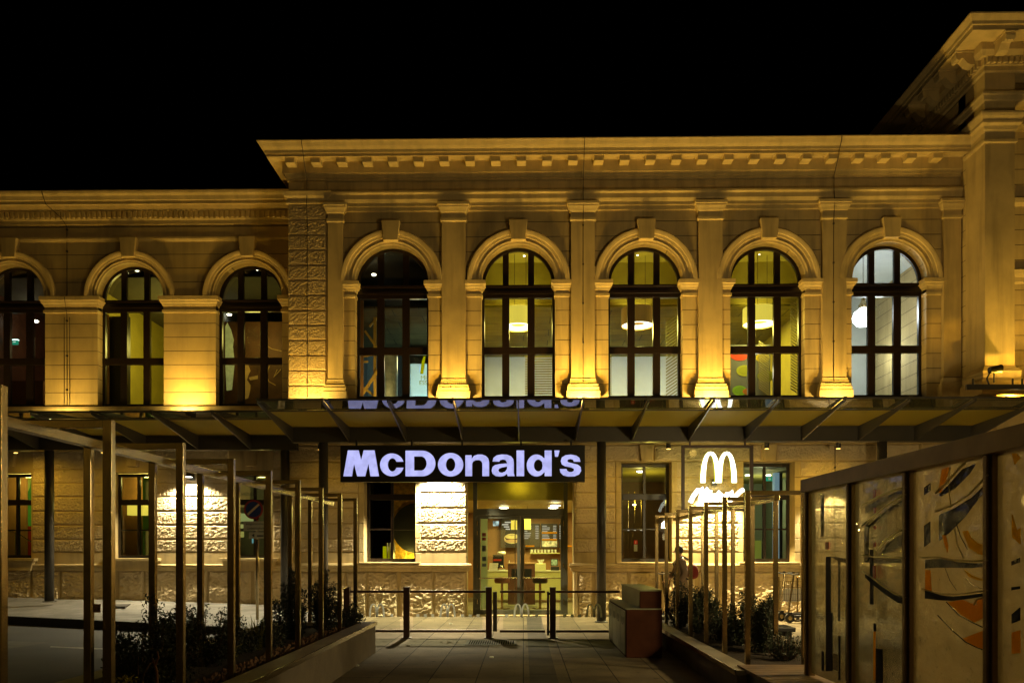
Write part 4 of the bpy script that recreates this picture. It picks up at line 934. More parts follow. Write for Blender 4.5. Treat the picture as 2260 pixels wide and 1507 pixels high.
# ================================================================ CANOPIES
YB, YE = 17.4, 15.1
def canopy(name, lab, YB, YE, pyE, pyR, pyBt, pyBb, tips, x0, x1, cols, px=1155, colz=0, lfin=True):
    zE, zBt, zBb = Z(pyE, YE, px), Z(pyBt, YB, px), Z(pyBb, YB, px)
    t = thing(name, lab, 'canopy', ((x0+x1)/2, YB, colz), 'glass canopies along the facade')
    b = MB(); b.box(x0, x1, YB, YB+.14, zBb, zBt); b.box(x0, x1, YB-.05, YB+.19, zBb-.012, zBb); b.box(x0, x1, YB-.05, YB+.19, zBt, zBt+.012)
    b.build('beam', m_dsteel, t)
    zb = zBt+.02; yr = YE+.62; zr = Z(pyR, yr, px)+.012
    def zg(y): return zr+(yr-y)*(zE-zr)/(yr-YE) if y < yr else zr+(y-yr)*(zb-zr)/(YB-yr)
    for xt in tips:
        q = MB(); q.px([(YB, zBb), (YB, zg(YB)-.01), (yr, zg(yr)-.01), (YE-.05, zg(YE)-.01), (YE-.05, zg(YE)-.07), (YE+.1, zg(YE)-.09)], xt-.012, xt+.012)
        q.box(xt-.03, xt+.03, YE-.06, YE+.12, zg(YE)+.005, zg(YE)+.03)
        q.build('fin', m_dsteel, t)
    e = sorted([x0]+[x for x in tips if x0+.1 < x < x1-.1]+[x1])
    for i in range(len(e)-1):
        a, c_ = e[i]+.016, e[i+1]-.016
        q = MB(); q.px([(YE-.03, zg(YE-.03)), (YE-.03, zg(YE-.03)+.012), (yr, zg(yr)+.012), (yr, zg(yr))], a, c_); q.build('glass_panel', m_canglass, t)
        q = MB(); q.px([(yr, zg(yr)-.01), (yr, zg(yr)-.004), (YB-.05, zg(YB-.05)-.004), (YB-.05, zg(YB-.05)-.01)], a, c_); q.build('perforated_panel', m_perf, t)
    q = MB(); q.tube([(x0, yr, zg(yr)-.018), (x1, yr, zg(yr)-.018)], .014, 8); q.build('rod', m_dsteel, t)
    MB().box(x0, x1, YE-.045, YE-.03, zg(YE)-.02, zg(YE)+.02).build('edge_rail', m_dsteel, t)
    for xc, zc_ in cols:
        q = MB(); q.lathe((xc, YB+.07, zc_), [(.105, 0), (.105, zBb-zc_-.012)], 24); q.lathe((xc, YB+.07, zc_), [(.15, 0), (.15, .02), (.11, .03)], 24); q.build('column', m_dsteel, t, smooth=True)
    return t
tipsx = [X(646+124.8*i, YB) for i in range(13)]
canopy('glass_canopy', 'long steel and glass canopy over the entrance and the big lit sign', YB, YE, 881, 905, 943, 974, tipsx, tipsx[0]-.02, tipsx[-1]+.02, [(X(712, YB), 0.08), (X(1328, YB), 0), (X(1950, YB), 0)])
YB2, YE2 = 18.65, 16.35
tl = [X(p, YB2) for p in (-150, -33, 85, 203, 321, 437, 553)]
canopy('glass_canopy', 'lower steel and glass canopy at the left, set back from the one over the entrance', YB2, YE2, 909, 925, 962, 992, tl, X(-200, YB2), X(655, YB2), [(X(105, YB2), .36), (X(627, YB2), .15), (X(-420, YB2), .4)], px=300, colz=.3)
# small glass porch roof, right
t = thing('glass_porch_roof', 'small tilted glass porch roof on a steel rail above the right end of the canopy', 'canopy', tuple(P(2200, 855, 16.4)))
MB().box(X(2134, 16.4), 15, 16.4, 16.46, Z(859, 16.4, 2200), Z(848, 16.4, 2200)).build('rail', m_dsteel, t)
q = MB(); a, b = P(2131, 836, 16.0), P(2420, 772, 15.2); q.add([a, b, (b.x, 17.6, b.z+.25), (a.x+.3, 17.3, a.z+.15)], [(0, 1, 2, 3)]); q.add([(v[0], v[1], v[2]+.02) for v in q.v[:4]], [(0, 1, 2, 3)]); q.build('glass_panel', m_canglass, t)
for px in (2149, 2237, 2258): p = P(px, 835, 16.4); MB().tube([(p.x, 16.43, Z(848, 16.4, 2200)), (p.x, 16.43, p.z)], .02, 8).build('bracket', m_dsteel, t)
MB().tube([P(2183, 850, 16.45), P(2178, 835, 16.45), P(2186, 820, 16.45)], .018, 8).build('cable_loop', m_black, t)
t = thing('floodlight', 'dark cylindrical floodlight above the small glass porch roof', 'floodlight', tuple(P(2200, 822, 16.9)))
p = P(2204, 814, 16.9); q = MB(); q.tube([(p.x-.2, 16.9, p.z-.03), (p.x+.02, 16.9, p.z)], [.07, .09], 16); q.build('housing', m_dsteel, t); MB().tube([(p.x+.02, 16.9, p.z), (p.x+.05, 16.9, p.z)], [.095, .095], 16).build('lens_ring', m_black, t); MB().tube([(p.x-.1, 16.9, p.z-.06), (p.x-.1, 16.9, p.z-.3)], .015, 6).build('bracket', m_dsteel, t)
# ================================================================ LIT SIGN
YS = 17.12
t = thing('restaurant_sign', 'long black hanging sign box with glowing lavender letters over the entrance', 'sign', tuple(P(1021, 1063, YS)))
sx0, sx1, sz0, sz1 = X(751, YS), X(1291, YS), Z(1063, YS, 1020), Z(982.5, YS, 1020)
MB().box(sx0, sx1, YS, YS+.16, sz0, sz1).build('sign_box', mat('black_sign_face', (.004, .004, .006), .35), t, bevel=.008)
for px in (787, 909, 1020, 1150, 1260): p = P(px, 975, YS+.08); MB().box(p.x-.02, p.x+.02, YS+.05, YS+.1, sz1, sz1+.13).build('hanger', m_black, t)
m_let = emis('lavender_letter', (.50, .51, .95), 1.0, .12); m_side = mat('letter_side', (.10, .10, .16), .5)
YT = YS-.05
def gp(px, py): p = P(px, py, YT); return (p.x, p.z)
def glyph(polys, k=0):
    q = MB()
    for j, poly in enumerate(polys):
        pts = [gp(*p) for p in poly]
        q.py(pts, YT-.001*j, YT+.05, 0)
    me = q.build('letter', [m_let, m_side], t)
    for p in me.data.polygons: p.material_index = 0 if p.normal.y < -.9 else 1
def ell(cx, cy, rx, ry, a0, a1, n=24, e=1.0):
    out = []
    for i in range(n+1):
        a = R(a0+(a1-a0)*i/n); c_, s_ = math.cos(a), math.sin(a)
        out.append((cx+rx*math.copysign(abs(c_)**e, c_), cy-ry*math.copysign(abs(s_)**e, s_)))
    return out
glyph([[(757.8,1050.6),(767.8,993.3),(791.7,993.3),(797,1014.8),(802.7,993.3),(826.6,993.3),(836.5,1050.6),(817.6,1050.6),(813.2,1023.3),(806,1050.6),(788.3,1050.6),(781.4,1023.3),(776.8,1050.6)]])
glyph([ell(865, 1025.3, 26.3, 25.3, 16, 346)+ell(866, 1025.3, 10, 14.5, 334, 28)])
# D as two halves so the counter stays open
glyph([[(894.9,1050.6),(894.9,994),(914,994),(914,1050.6)], [(913.9,994)]+ell(931, 1022.3, 30, 28.3, 90, 0)+[(941.5,1022.3)]+ell(929, 1022.3, 12.5, 15.5, 0, 90)+[(913.9,1006.8)],
       [(913.9,1050.6)]+ell(931, 1022.3, 30, -28.3, 90, 0)+[(941.5,1022.3)]+ell(929, 1022.3, 12.5, -15.5, 0, 90)+[(913.9,1037.8)]])
def ring(cx, cy, rx, ry, ix, iy): return [ell(cx, cy, rx, ry, 0, 180)+ell(cx, cy, ix, iy, 180, 0), ell(cx, cy, rx, ry, 180, 360)+ell(cx, cy, ix, iy, 360, 180)]
glyph(ring(994.5, 1025, 28, 26, 10.2, 14.5))
glyph([[(1027,1050.3),(1027,1004),(1041,1004),(1041,1050.3)], [(1040.9,1050.3),(1040.9,1012),(1046,1005.5),(1054,1002.6),(1064,1002.6),(1072,1005.5),(1077.5,1011),(1079.5,1019),(1079.5,1050.3),(1064.6,1050.3),(1064.6,1023),(1062.5,1017.5),(1057.5,1014.8),(1050,1015),(1044.5,1018),(1042,1023),(1042,1050.3)]])
glyph([[(1087,1018),(1089,1010),(1096,1004.5),(1107,1002.4),(1119,1002.8),(1128,1006.5),(1133,1013),(1134,1021),(1134,1043),(1135.8,1050.3),(1120.5,1050.3),(1119,1045),(1119,1021),(1116,1015),(1110,1013.5),(1104,1015),(1102,1018.5)],
       [(1119.2,1022),(1119.2,1029),(1108,1031),(1102,1033.5),(1100,1037),(1102,1041.5),(1108,1042.8),(1115,1040),(1119.2,1034),(1119.2,1045),(1113,1049.5),(1104,1051.3),(1094,1050),(1087,1045),(1085,1038),(1087,1030),(1093,1025.5),(1103,1023.5)]])
glyph([[(1140,1050.3),(1140,993.5),(1156.8,993.5),(1156.8,1050.3)]])
glyph([[(1202,1050.3),(1202,993.5),(1217.5,993.5),(1217.5,1050.3)]]+[ell(1184, 1026.7, 21.5, 24.2, 40, 180)+ell(1188, 1026.7, 9.5, 13, 180, 40), ell(1184, 1026.7, 21.5, 24.2, 180, 320)+ell(1188, 1026.7, 9.5, 13, 320, 180), [(1195,1012),(1202.1,1010),(1202.1,1042),(1195,1042),(1197.5,1027)]])
glyph([[(1223.5,993.5),(1235,993.5),(1231.5,1007.5),(1225,1007.5)]])
sc = [(1281,1018.5),(1279,1010),(1272,1004.8),(1260,1002.6),(1248,1004),(1240,1009),(1237.5,1017),(1240,1024.5),(1247,1028.5),(1260,1031),(1266.5,1034),(1266.5,1038.5),(1262,1041),(1256.5,1041),(1252,1038.5),(1250.5,1034.5),(1235.5,1034.5),(1236.5,1042),(1243,1048.5),(1254,1051.3),(1268,1050.8),(1278,1046.5),(1282.8,1039),(1281.5,1030),(1275.5,1025),(1262,1021.5),(1254,1019.5),(1252,1016.5),(1254,1013.5),(1259,1012.4),(1264.5,1014),(1266.5,1018.5)]
glyph([sc])
# ================================================================ ARCH SIGN IN A HANGING FRAME
YA = 17.3
t = thing('arch_logo_sign', 'brown square frame hanging from the canopy with a white glowing double arch on its glass', 'sign', tuple(P(1585, 1175, YA)))
x0, x1, z1, z0 = X(1504.5, YA), X(1663, YA), Z(982, YA, 1585), Z(1128, YA, 1585)
q = MB(); q.box(x0, x0+.07, YA, YA+.07, z0, z1); q.box(x1-.07, x1, YA, YA+.07, z0, z1); q.box(x0+.07, x1-.07, YA, YA+.07, z1-.06, z1); q.box(x0+.07, x1-.07, YA, YA+.07, z0, z0+.06); q.build('frame', m_brown, t, bevel=.004)
for px in (1523, 1645): p = P(px, 980, YA); MB().box(p.x-.02, p.x+.02, YA+.02, YA+.05, z1, z1+.14).build('hanger', m_brown, t)
MB().box(x0+.07, x1-.07, YA+.03, YA+.036, z0+.06, z1-.06).build('glass_panel', m_glass, t)
m_neon = emis('white_neon', (1, .98, .86), 5); m_halo = emis('lime_edge', (.75, .75, .05), 1.0)
ax, az0, az1 = X(1585, YA), Z(1065, YA, 1585), Z(997, YA, 1585)
q = MB(); arches(q, ax, az0, .80, az1-az0, YA-.012, t=.04, wd=.060); q.build('double_arch', m_neon, t)
q = MB(); arches(q, ax, az0-.004, .825, az1-az0+.015, YA-.006, t=.02, wd=.075); q.build('arch_edge', m_halo, t)
# cursive neon script beneath, strokes thickened to stand for its white glow
q = MB()
for pts in (((1524, 1108), (1530, 1095), (1541, 1080), (1548, 1076), (1549, 1090), (1546, 1102)), ((1548, 1104), (1554, 1090), (1562, 1078), (1567, 1082), (1565, 1098), (1570, 1106)), ((1572, 1104), (1576, 1092), (1586, 1086), (1592, 1092), (1588, 1102), (1596, 1104)), ((1600, 1104), (1606, 1088), (1614, 1084), (1616, 1096), (1610, 1106)), ((1618, 1102), (1626, 1092), (1634, 1084), (1641, 1080))):
    q.tube([P(a, b, YA-.03) for a, b in pts], .048, 10)
q.build('cursive_stroke', m_neon, t, smooth=True)
light('sign_glow', 'POINT', (ax, YA+.5, az0+.1), (1, .85, .25), 28, size=.25)
# ================================================================ WALL LAMPS
def walllamp(px, py, Y, lab, col, e, sp=120, tgt=(0, -.3, -3), eo=.30):
    p = P(px, py, Y-eo); t = thing('wall_lamp', lab, 'wall lamp', (p.x, Y-.05, p.z), 'downlights on the ground floor wall')
    MB().box(p.x-.06, p.x+.06, Y-.08, Y-.045, p.z-.06, p.z+.1).build('back_plate', m_dsteel, t)
    MB().tube([(p.x, Y-.08, p.z+.06), (p.x, Y-eo, p.z+.06)], .02, 8).build('arm', m_dsteel, t)
    MB().lathe((p.x, Y-eo, p.z), [(.115, 0), (.12, .02), (.09, .08), (.03, .11)], 20).build('lamp_head', m_dsteel, t, smooth=True)
    MB().lathe((p.x, Y-eo, p.z-.004), [(.10, 0), (.10, .003)], 20).build('lens', emis('lamp_lens', (1, .95, .8), 12), t)
    light('wall_lamp_light', 'SPOT', (p.x, Y-eo, p.z-.03), col, e, target=(p.x+tgt[0], Y-eo+tgt[1], p.z+tgt[2]), size=.05, spot=sp, blend=.45)
WH = (1, .87, .55)
walllamp(415, 1052, YL, 'wall lamp lighting the rough pier of the left wing white', WH, 1100, sp=142)
walllamp(970, 1022, YM, 'wall lamp behind the long sign, left of the entrance', WH, 2900, sp=120, tgt=(0, -.38, -3), eo=.34)
walllamp(1582, 1064, YM, 'wall lamp dazzling behind the arch sign', (1, .80, .38), 2600, sp=112)
walllamp(1850, 1072, YM, 'wall lamp above the rough pier behind the glass screen', WH, 800)
# ================================================================ UPLIGHTS ON THE CANOPY ROOF
AM = (1, .56, .05)
def uplight(x, Y, z, e, lab, sp=150, pale=.80):
    t = thing('uplight', lab, 'floodlight', (x, Y, z), 'uplights at the foot of the upper storey')
    MB().box(x-.09, x+.09, Y-.06, Y+.06, z, z+.1).build('housing', m_dsteel, t, bevel=.01)
    MB().box(x-.07, x+.07, Y-.045, Y+.045, z+.1, z+.104).build('lens', emis('uplight_lens', (1, .75, .35), 10), t)
    MB().box(x-.02, x+.02, Y+.06, Y+.4, z+.03, z+.06).build('bracket', m_dsteel, t)
    light('uplight_lamp', 'SPOT', (x, Y, z+.13), AM, e, target=(x, Y+.25, z+3), size=.06, spot=sp, blend=.9)
    light('uplight_lamp', 'SPOT', (x, Y+.25, z+.16), (1, .72, .20), e*pale, target=(x, Y+.5, z+3), size=.06, spot=168, blend=.6)  # second, paler spot added to whiten the wall near its foot
wh = ('rough corner pier', 'pilaster left of the window with the level slats', 'pilaster left of the brown drum lamp', 'pilaster right of the brown drum lamp', 'pilaster between the two rightmost arched windows')
for i, (px, e) in enumerate(((690, 130), (1002, 180), (1286, 285), (1566, 250), (1838, 130))):
    uplight(X(px, YM), YM-.85, Z(890, YM-.85)-.22, e, 'uplight at the foot of the '+wh[i])
uplight(X(418, YL), YL-.75, Z(905, YL-.75, 300)-.2, 185, 'uplight at the foot of the pier left of the mural window')
uplight(X(155, YL), YL-.9, Z(905, YL-.5, 300)-.4, 80, 'uplight at the foot of the pier with the twin cables')
uplight(X(-103, YL), YL-.7, Z(905, YL-.5, 300)-.3, 80, 'uplight at the far left pier')
uplight(X(2240, 16.9), 16.9, Z(872, 17.2, 2200)-.3, 400, 'uplight in front of the tall pavilion pilaster')
uplight(X(2360, 16.7), 16.7, Z(872, 17.2, 2200)-.3, 260, 'uplight beyond the tall pavilion pilaster')

# assumed, unseen lamps under the canopy beam, added to wash the wall amber
for i, (px, Yc, z, e, lab) in enumerate(((1330, YB+.1, 4.0, 30, 'beside the second column'), (1480, YB+.1, 4.0, 45, 'left of the arch sign'), (1700, YB+.1, 4.0, 70, 'right of the arch sign'), (1860, YB+.1, 4.0, 75, 'above the glass screen'), (700, YB+.1, 4.0, 20, 'beside the column near the long sign'), (20, YB2+.1, 4.1, 70, 'at the far left'), (215, YB2+.1, 4.1, 35, 'beside the left column'))):
    x = X(px, Yc); t = thing('assumed_canopy_lamp', 'assumed small amber lamp under the canopy beam '+lab, 'lamp', (x, Yc+.25, z), 'assumed amber lamps under the canopy beams')
    MB().lathe((x, Yc+.25, z-.05), [(.05, 0), (.055, .02), (.055, .13), (.02, .15)], 16).build('housing', m_dsteel, t); MB().lathe((x, Yc+.25, z-.055), [(.045, 0), (.045, .004)], 16).build('lens', emis('amber_lens', (1, .6, .12), 6), t)
    MB().box(x-.015, x+.015, Yc+.05, Yc+.25, z+.06, z+.085).build('arm', m_dsteel, t)
    light('assumed_canopy_light', 'SPOT', (x, Yc+.25, z-.07), (1, .62, .06), e, target=(x, Yc+1.3, z-2.6), size=.05, spot=150, blend=.9)
# ================================================================ GROUND
m_pav = mat('paving_slabs', (.20, .155, .09), .85, spec=.15, brick=(1.17, .587, .007, PI/2, 0), bump=(60, .002))
m_strip = mat('dark_paving_strip', (.10, .082, .06), .85, spec=.15, brick=(.75, .6, .006, PI/2, 0), bump=(60, .002))
m_asph = mat('asphalt', (.055, .052, .05), .75, var=.25, vs=1.2, bump=(120, .004))
m_side = mat('sidewalk_slabs', (.25, .235, .21), .75, brick=(.6, .4, .004, 0, 0), bump=(50, .002))
def sheet(name, pts, m, z=None):
    q = MB(); q.add([p if len(p) == 3 else (p[0], p[1], z) for p in pts], [tuple(range(len(pts)))]); o = q.build(name, m, fix=False)
    o['kind'] = 'structure'; return o
sheet('ground', [(-200, -200), (200, -200), (200, 260), (-200, 260)], m_asph, -.012)
sheet('paving', [(-6.2, -6), (14, -6), (14, YM+.02), (-5.9, YM+.02)], m_pav, -.004)
xs0, xs1 = .08, .43
sheet('paving_strip', [(xs0, -6), (xs1, -6), (xs1, YD), (xs0, YD)], m_strip, 0)
# road over the left part
sheet('road', [(-60, -6), (-3.9, -6), (-3.9, 13.2), (-5.0, 14.75), (-7.6, 15.45), (-11.2, 16.8), (-60, 30)], m_asph, .001)
rm = mat('road_paint', (.45, .43, .36), .7, var=.3, vs=9)
def gpt(px, py, z=0):
    Y = (CH-z)*F/(py-HY); return (X(px, Y), Y)
sheet('road_marking', [gpt(110, 1430), gpt(112, 1427.5), gpt(278, 1434), gpt(278, 1437)], rm, .005)
sheet('road_patch', [gpt(-60, 1414), gpt(112, 1419), gpt(15, 1434), gpt(-60, 1438)], mat('worn_patch', (.12, .11, .09), .8, var=.3, vs=6), .005)
# raised pavement on the left, rising gently towards the left
kl = [(-40, 27, .19), (-16, 18.6, .19), (-11.2, 16.8, .18), (-7.6, 15.45, .17), (-5.4, 14.85, .13), (-4.3, 14.3, .03)]
wl = [(-40, 27.5, .6), (-16, 20.15, .46), (-11.2, 20.15, .36), (-7.6, 20.15, .24), (-5.7, 20.15, .17), (-4.3, 18.95, .01)]
q = MB(); q.add(kl+wl, [(i, i+1, i+7, i+6) for i in range(5)]); o = q.build('sidewalk', m_side, fix=False); o['kind'] = 'structure'
q = MB()
for i in range(5):
    a, b = Vector(kl[i]), Vector(kl[i+1]); d = (b-a); d.z = 0; d.normalize(); n = Vector((d.y, -d.x, 0))*.12
    q.add([a+n, b+n, b, a, (a.x+n.x, a.y+n.y, 0), (b.x+n.x, b.y+n.y, 0)], [(0, 1, 2, 3), (4, 5, 1, 0)])
o = q.build('kerb', mat('kerb_stone', (.05, .045, .035), .8, var=.2), fix=False); o['kind'] = 'structure'
q = MB(); pts = [gpt(229, 1337, .28), gpt(232, 1330, .28), gpt(290, 1332, .28), gpt(276, 1338, .28)]; 
tag(q.pz(pts, .20, .275).build('access_cover', mat('dark_cover', (.06, .055, .05), .7)), 'dark rectangular access cover in the left pavement', 'cover')
for px, py in ((160, 1336), (78, 1323), (995, 1376), (902, 1425), (1085, 1450), (787, 1469)):
    z = .25 if px < 300 else 0; a = gpt(px, py, z); s_ = .03
    tag(MB().box(a[0]-s_, a[0]+s_, a[1]-s_, a[1]+s_, z-.02, z+.012).build('litter_scrap', m_wh), 'small pale scrap of litter lying on the paving near '+{160: 'the left column, right of it', 78: 'the left column, left of it', 995: 'the glass barrier', 902: 'the shadow of a barrier post', 1085: 'the middle of the path', 787: 'the left planter wall'}[px], 'litter', 'scraps of litter')
# drain grate
ya, yb = 13.15, 13.85
t = thing('drain_grate', 'square metal drain grate set in the paving before the glass barrier', 'grate', (X(1083, 13.5), 13.5, 0))
gx0, gx1 = X(1026, 13.15), X(1140, 13.15)
q = MB(); q.box(gx0, gx1, ya, ya+.05, -.002, .008); q.box(gx0, gx1, yb-.05, yb, -.002, .008); q.box(gx0, gx0+.05, ya+.05, yb-.05, -.002, .008); q.box(gx1-.05, gx1, ya+.05, yb-.05, -.002, .008); q.build('frame', mat('grate_iron', (.10, .085, .06), .8, spec=.15), t)
q = MB(); x = gx0+.07
while x < gx1-.06: q.box(x, x+.018, ya+.05, yb-.05, -.001, .007); x += .04
q.build('bars', mat('grate_iron', (.10, .085, .06), .8, spec=.15), t); MB().box(gx0, gx1, ya, yb, -.002, .002).build('pit_shade_sheet', mat('pit_shade', (.004, .003, .002), 1, spec=0), t)  # flat black sheet stands for the shade under the bars

# ================================================================ GLASS BARRIER
YG = 14.25
t = thing('glass_barrier', 'waist high barrier of brown posts, rails and glass panes with white arches across the path', 'barrier', (X(1060, YG), YG, 0))
zp = .935; zr1, zr0 = Z(1305, YG, 1100), Z(1392, YG, 1100)
px_posts = (766, 897.5, 1079, 1220)
m_dec = glassmat('white_decal', (.3, .3, .3), .1, rough=.5, frost=1.0, frostcol=(.95, .95, .95))
for i, px in enumerate(px_posts):
    x = X(px, YG); q = MB(); w_ = .055; q.box(x-w_, x+w_, YG-w_, YG+w_, 0, zp-.01); q.box(x-w_-.006, x+w_+.006, YG-w_-.006, YG+w_+.006, zp-.01, zp+.006); q.box(x-.09, x+.09, YG-.09, YG+.09, 0, .012)
    q.build('post', m_brown, t, bevel=.004)
ends = [(766, 897.5), (897.5, 1079), (1096, 1210), (1220, 1375)]
dec = [((798, 865), 832), ((922, 939, 955, 1021, 1038, 1055), 988), ((1118, 1184), 1151), ((1246, 1263, 1279, 1345), 1311)]
for (a, b), (sq, am) in zip(ends, dec):
    x0, x1 = X(a, YG)+.07, X(b, YG)-.07
    for z in (zr1, zr0): MB().box(x0-.01, x1+.01, YG-.02, YG+.02, z-.022, z+.022).build('rail', m_brown, t, bevel=.003)
    gl = MB().box(x0+.05, x1-.05, YG-.004, YG+.004, zr0+.04, zr1-.04).build('glass_pane', m_bglass, t)
    q = MB(); arches(q, X(am, YG), Z(1361, YG, 1100), .30, Z(1331, YG, 1100)-Z(1361, YG, 1100), YG-.006, t=.002, wd=.021); q.build('arch_decal', m_dec, gl)
    q = MB()
    for s_ in sq: x = X(s_, YG); q.box(x-.027, x+.027, YG-.009, YG-.006, Z(1361, YG, 1100), Z(1361, YG, 1100)+.054)
    q.build('square_decals', m_dec, gl)
    for xx in (x0, x1):
        for z in (zr0+.1, zr1-.1): pass
MB().box(X(1088, YG), X(1097, YG), YG-.03, YG+.03, .12, zr1).build('gate_stile', m_dsteel, t, bevel=.003)
MB().box(X(1207, YG), X(1212, YG), YG-.02, YG+.02, .05, .86).build('gate_stile', m_brown, t, bevel=.003)
for z in (.12, .82): q = MB(); q.tube([(X(1208, YG), YG-.03, z), (X(1218, YG), YG-.03, z)], .025, 8); q.build('hinge', m_black, t)
MB().tube([(X(766, YG), YG, .93), P(722, 1307, 12.9), (X(700, 12.4), 12.4, .75)], .02, 8).build('hand_rail', m_steel, t)

# ================================================================ RECYCLING BIN
t = thing('recycling_bin', 'long recycling bin with grey green doors and rust brown end at the right planter', 'bin', (1.85, 12.7, 0))
bx0, bx1, by0, by1 = 1.545, 2.09, 11.62, 13.85
MB().box(bx0+.004, bx1, by0, by1, .0, .72).build('body', m_corten, t, bevel=.006)
MB().box(bx0-.006, bx1+.006, by0-.006, by1, .722, .74).build('lid', m_olive, t)
for i in range(4):
    y0 = by0+.03+i*(by1-by0-.04)/4; y1 = y0+(by1-by0-.04)/4-.02
    d = MB().box(bx0-.014, bx0+.003, y0, y1, .04, .70).build('door', m_olive, t, bevel=.003)
    q = MB(); cy = (y0+y1)/2; q.box(bx0-.018, bx0-.0145, cy-.09, cy-.07, .5, .6); q.box(bx0-.018, bx0-.0145, cy+.07, cy+.09, .5, .6); q.box(bx0-.018, bx0-.0145, cy-.07, cy+.07, .48, .5); q.build('pictogram', m_black, d)
MB().box(1.76, bx1-.003, by0+.03, by1-.1, .741, 1.0).build('upper_box', m_corten, t, bevel=.006)
MB().box(1.752, 1.7595, by0+.04, by1-.1, .745, .995).build('upper_side', m_olive, t)
MB().box(1.74, bx1+.004, by0+.02, by1-.09, 1.0, 1.02).build('top', m_olive, t)
# ================================================================ PLANTERS
def planter(name, lab, x0, x1, y0, y1, h, pathside):
    t = thing(name, lab, 'planter', ((x0+x1)/2, (y0+y1)/2, 0), 'long planters beside the path')
    q = MB(); w_ = .12
    q.box(x0, x1, y1-w_, y1, 0, h-.05); q.box(x0, x0+w_, y0, y1-w_, 0, h-.05); q.box(x1-w_, x1, y0, y1-w_, 0, h-.05); q.build('side', m_conc, t, bevel=.004)
    q = MB(); c_ = .22
    q.box(x0-.02, x1+.02, y1-c_, y1+.02, h-.049, h); q.box(x0-.02, x0+c_, y0, y1-c_, h-.049, h); q.box(x1-c_, x1+.02, y0, y1-c_, h-.049, h); q.build('coping', m_cope, t, bevel=.004)
    xe = x1+.022 if pathside > 0 else x0-.022
    MB().box(min(xe, xe-.008*pathside), max(xe, xe-.008*pathside)+.006, y0, y1, h-.052, h+.003).build('edge_trim', m_steel, t)
    q = MB(); nx, ny = 8, 60
    vs = [(x0+.05+(x1-x0-.1)*i/nx, y0+(y1-y0-.1)*j/ny, h-.08+noise.noise(Vector((i*.9, j*.7, h)))*.03) for j in range(ny+1) for i in range(nx+1)]
    q.add(vs, [(j*(nx+1)+i, j*(nx+1)+i+1, (j+1)*(nx+1)+i+1, (j+1)*(nx+1)+i) for j in range(ny) for i in range(nx)]); q.build('soil', m_soil, t, fix=False)
    return t
planter('planter', 'long concrete planter with pale coping along the left side of the path', -3.95, -2.335, 1.0, 12.14, .49, 1)
planter('planter', 'lower dark planter on the right side of the path, from bin to wooden deck', 2.32, 3.95, 8.4, 15.6, .31, -1)
# gravel mulch
q = MB(); r_ = random.Random(5)
for i in range(900):
    x, y = r_.uniform(-2.95, -2.57), r_.uniform(6, 11.9); s_ = r_.uniform(.012, .028); z = .43
    q.add([(x-s_, y, z), (x, y-s_, z), (x+s_, y, z), (x, y+s_, z), (x, y, z+s_)], [(0, 1, 4), (1, 2, 4), (2, 3, 4), (3, 0, 4)])
tag(q.build('bark_mulch', mat('mulch', (.20, .11, .06), .9, var=.4, vs=15), fix=False), 'brown bark mulch behind the coping of the left planter', 'mulch', kind='stuff')
# wooden deck
t = thing('wooden_deck', 'low platform of dark boards under the glass screen at the lower right', 'deck', (4, 7, 0))
q = MB(); y = 8.68
while y > 3: q.box(2.40, 6.2, y-.135, y, .29, .33); y -= .142
q.build('boards', mat('deck_wood', (.16, .10, .05), .6, var=.4, vs=3, bump=(30, .002)), t); MB().box(2.43, 6.2, 3, 8.66, 0, .289).build('base', m_black, t)
# ================================================================ PERGOLAS
def pergola(lab, xi, xo, zb, H, ys, xm, y0m, y1m):
    t = thing('steel_pergola', lab, 'pergola', ((xi+xo)/2, ys[0], zb), 'steel pergolas over the planters'); s_ = 1 if xo > xi else -1
    w_, d_ = .058, .05
    for y in ys:
        for x in (xi, xo):
            a, b = (x, x+w_*s_) if x == xi else (x-w_*s_, x)
            MB().box(min(a, b), max(a, b), y, y+d_, zb-.1, H-.0).build('post', m_steel, t, bevel=.003)
        a, b = xi+w_*s_, xo-w_*s_
        MB().box(min(a, b), max(a, b), y+.001, y+d_-.001, H-.05, H-.001).build('crossbar', m_steel, t, bevel=.003)
    MB().box(xm-.03, xm+.03, y0m, y1m, H-.115, H-.052).build('long_beam', m_steel, t, bevel=.003)
    return t
pergola('row of brushed steel frames rising from the left planter, tied by one long beam', -2.60, -3.37, .43, 2.43, [12.0-1.025*i for i in range(11)], -3.0, -1.2, 12.06)
pergola('row of brown steel frames rising from the right planter in front of the arch sign', 2.60, 3.32, .25, 2.31, [9.05+1.025*i for i in range(7)], 2.98, 9.08, 15.25)
tag(MB().box(X(181, 5.7), X(198, 5.7), 5.845, 5.849, Z(1352, 5.8, 190), Z(1333, 5.8, 190)).build('sticker', mat('sticker', (.25, .15, .12), .6, var=.8, vs=60)), 'small worn sticker on a left pergola post', 'sticker')

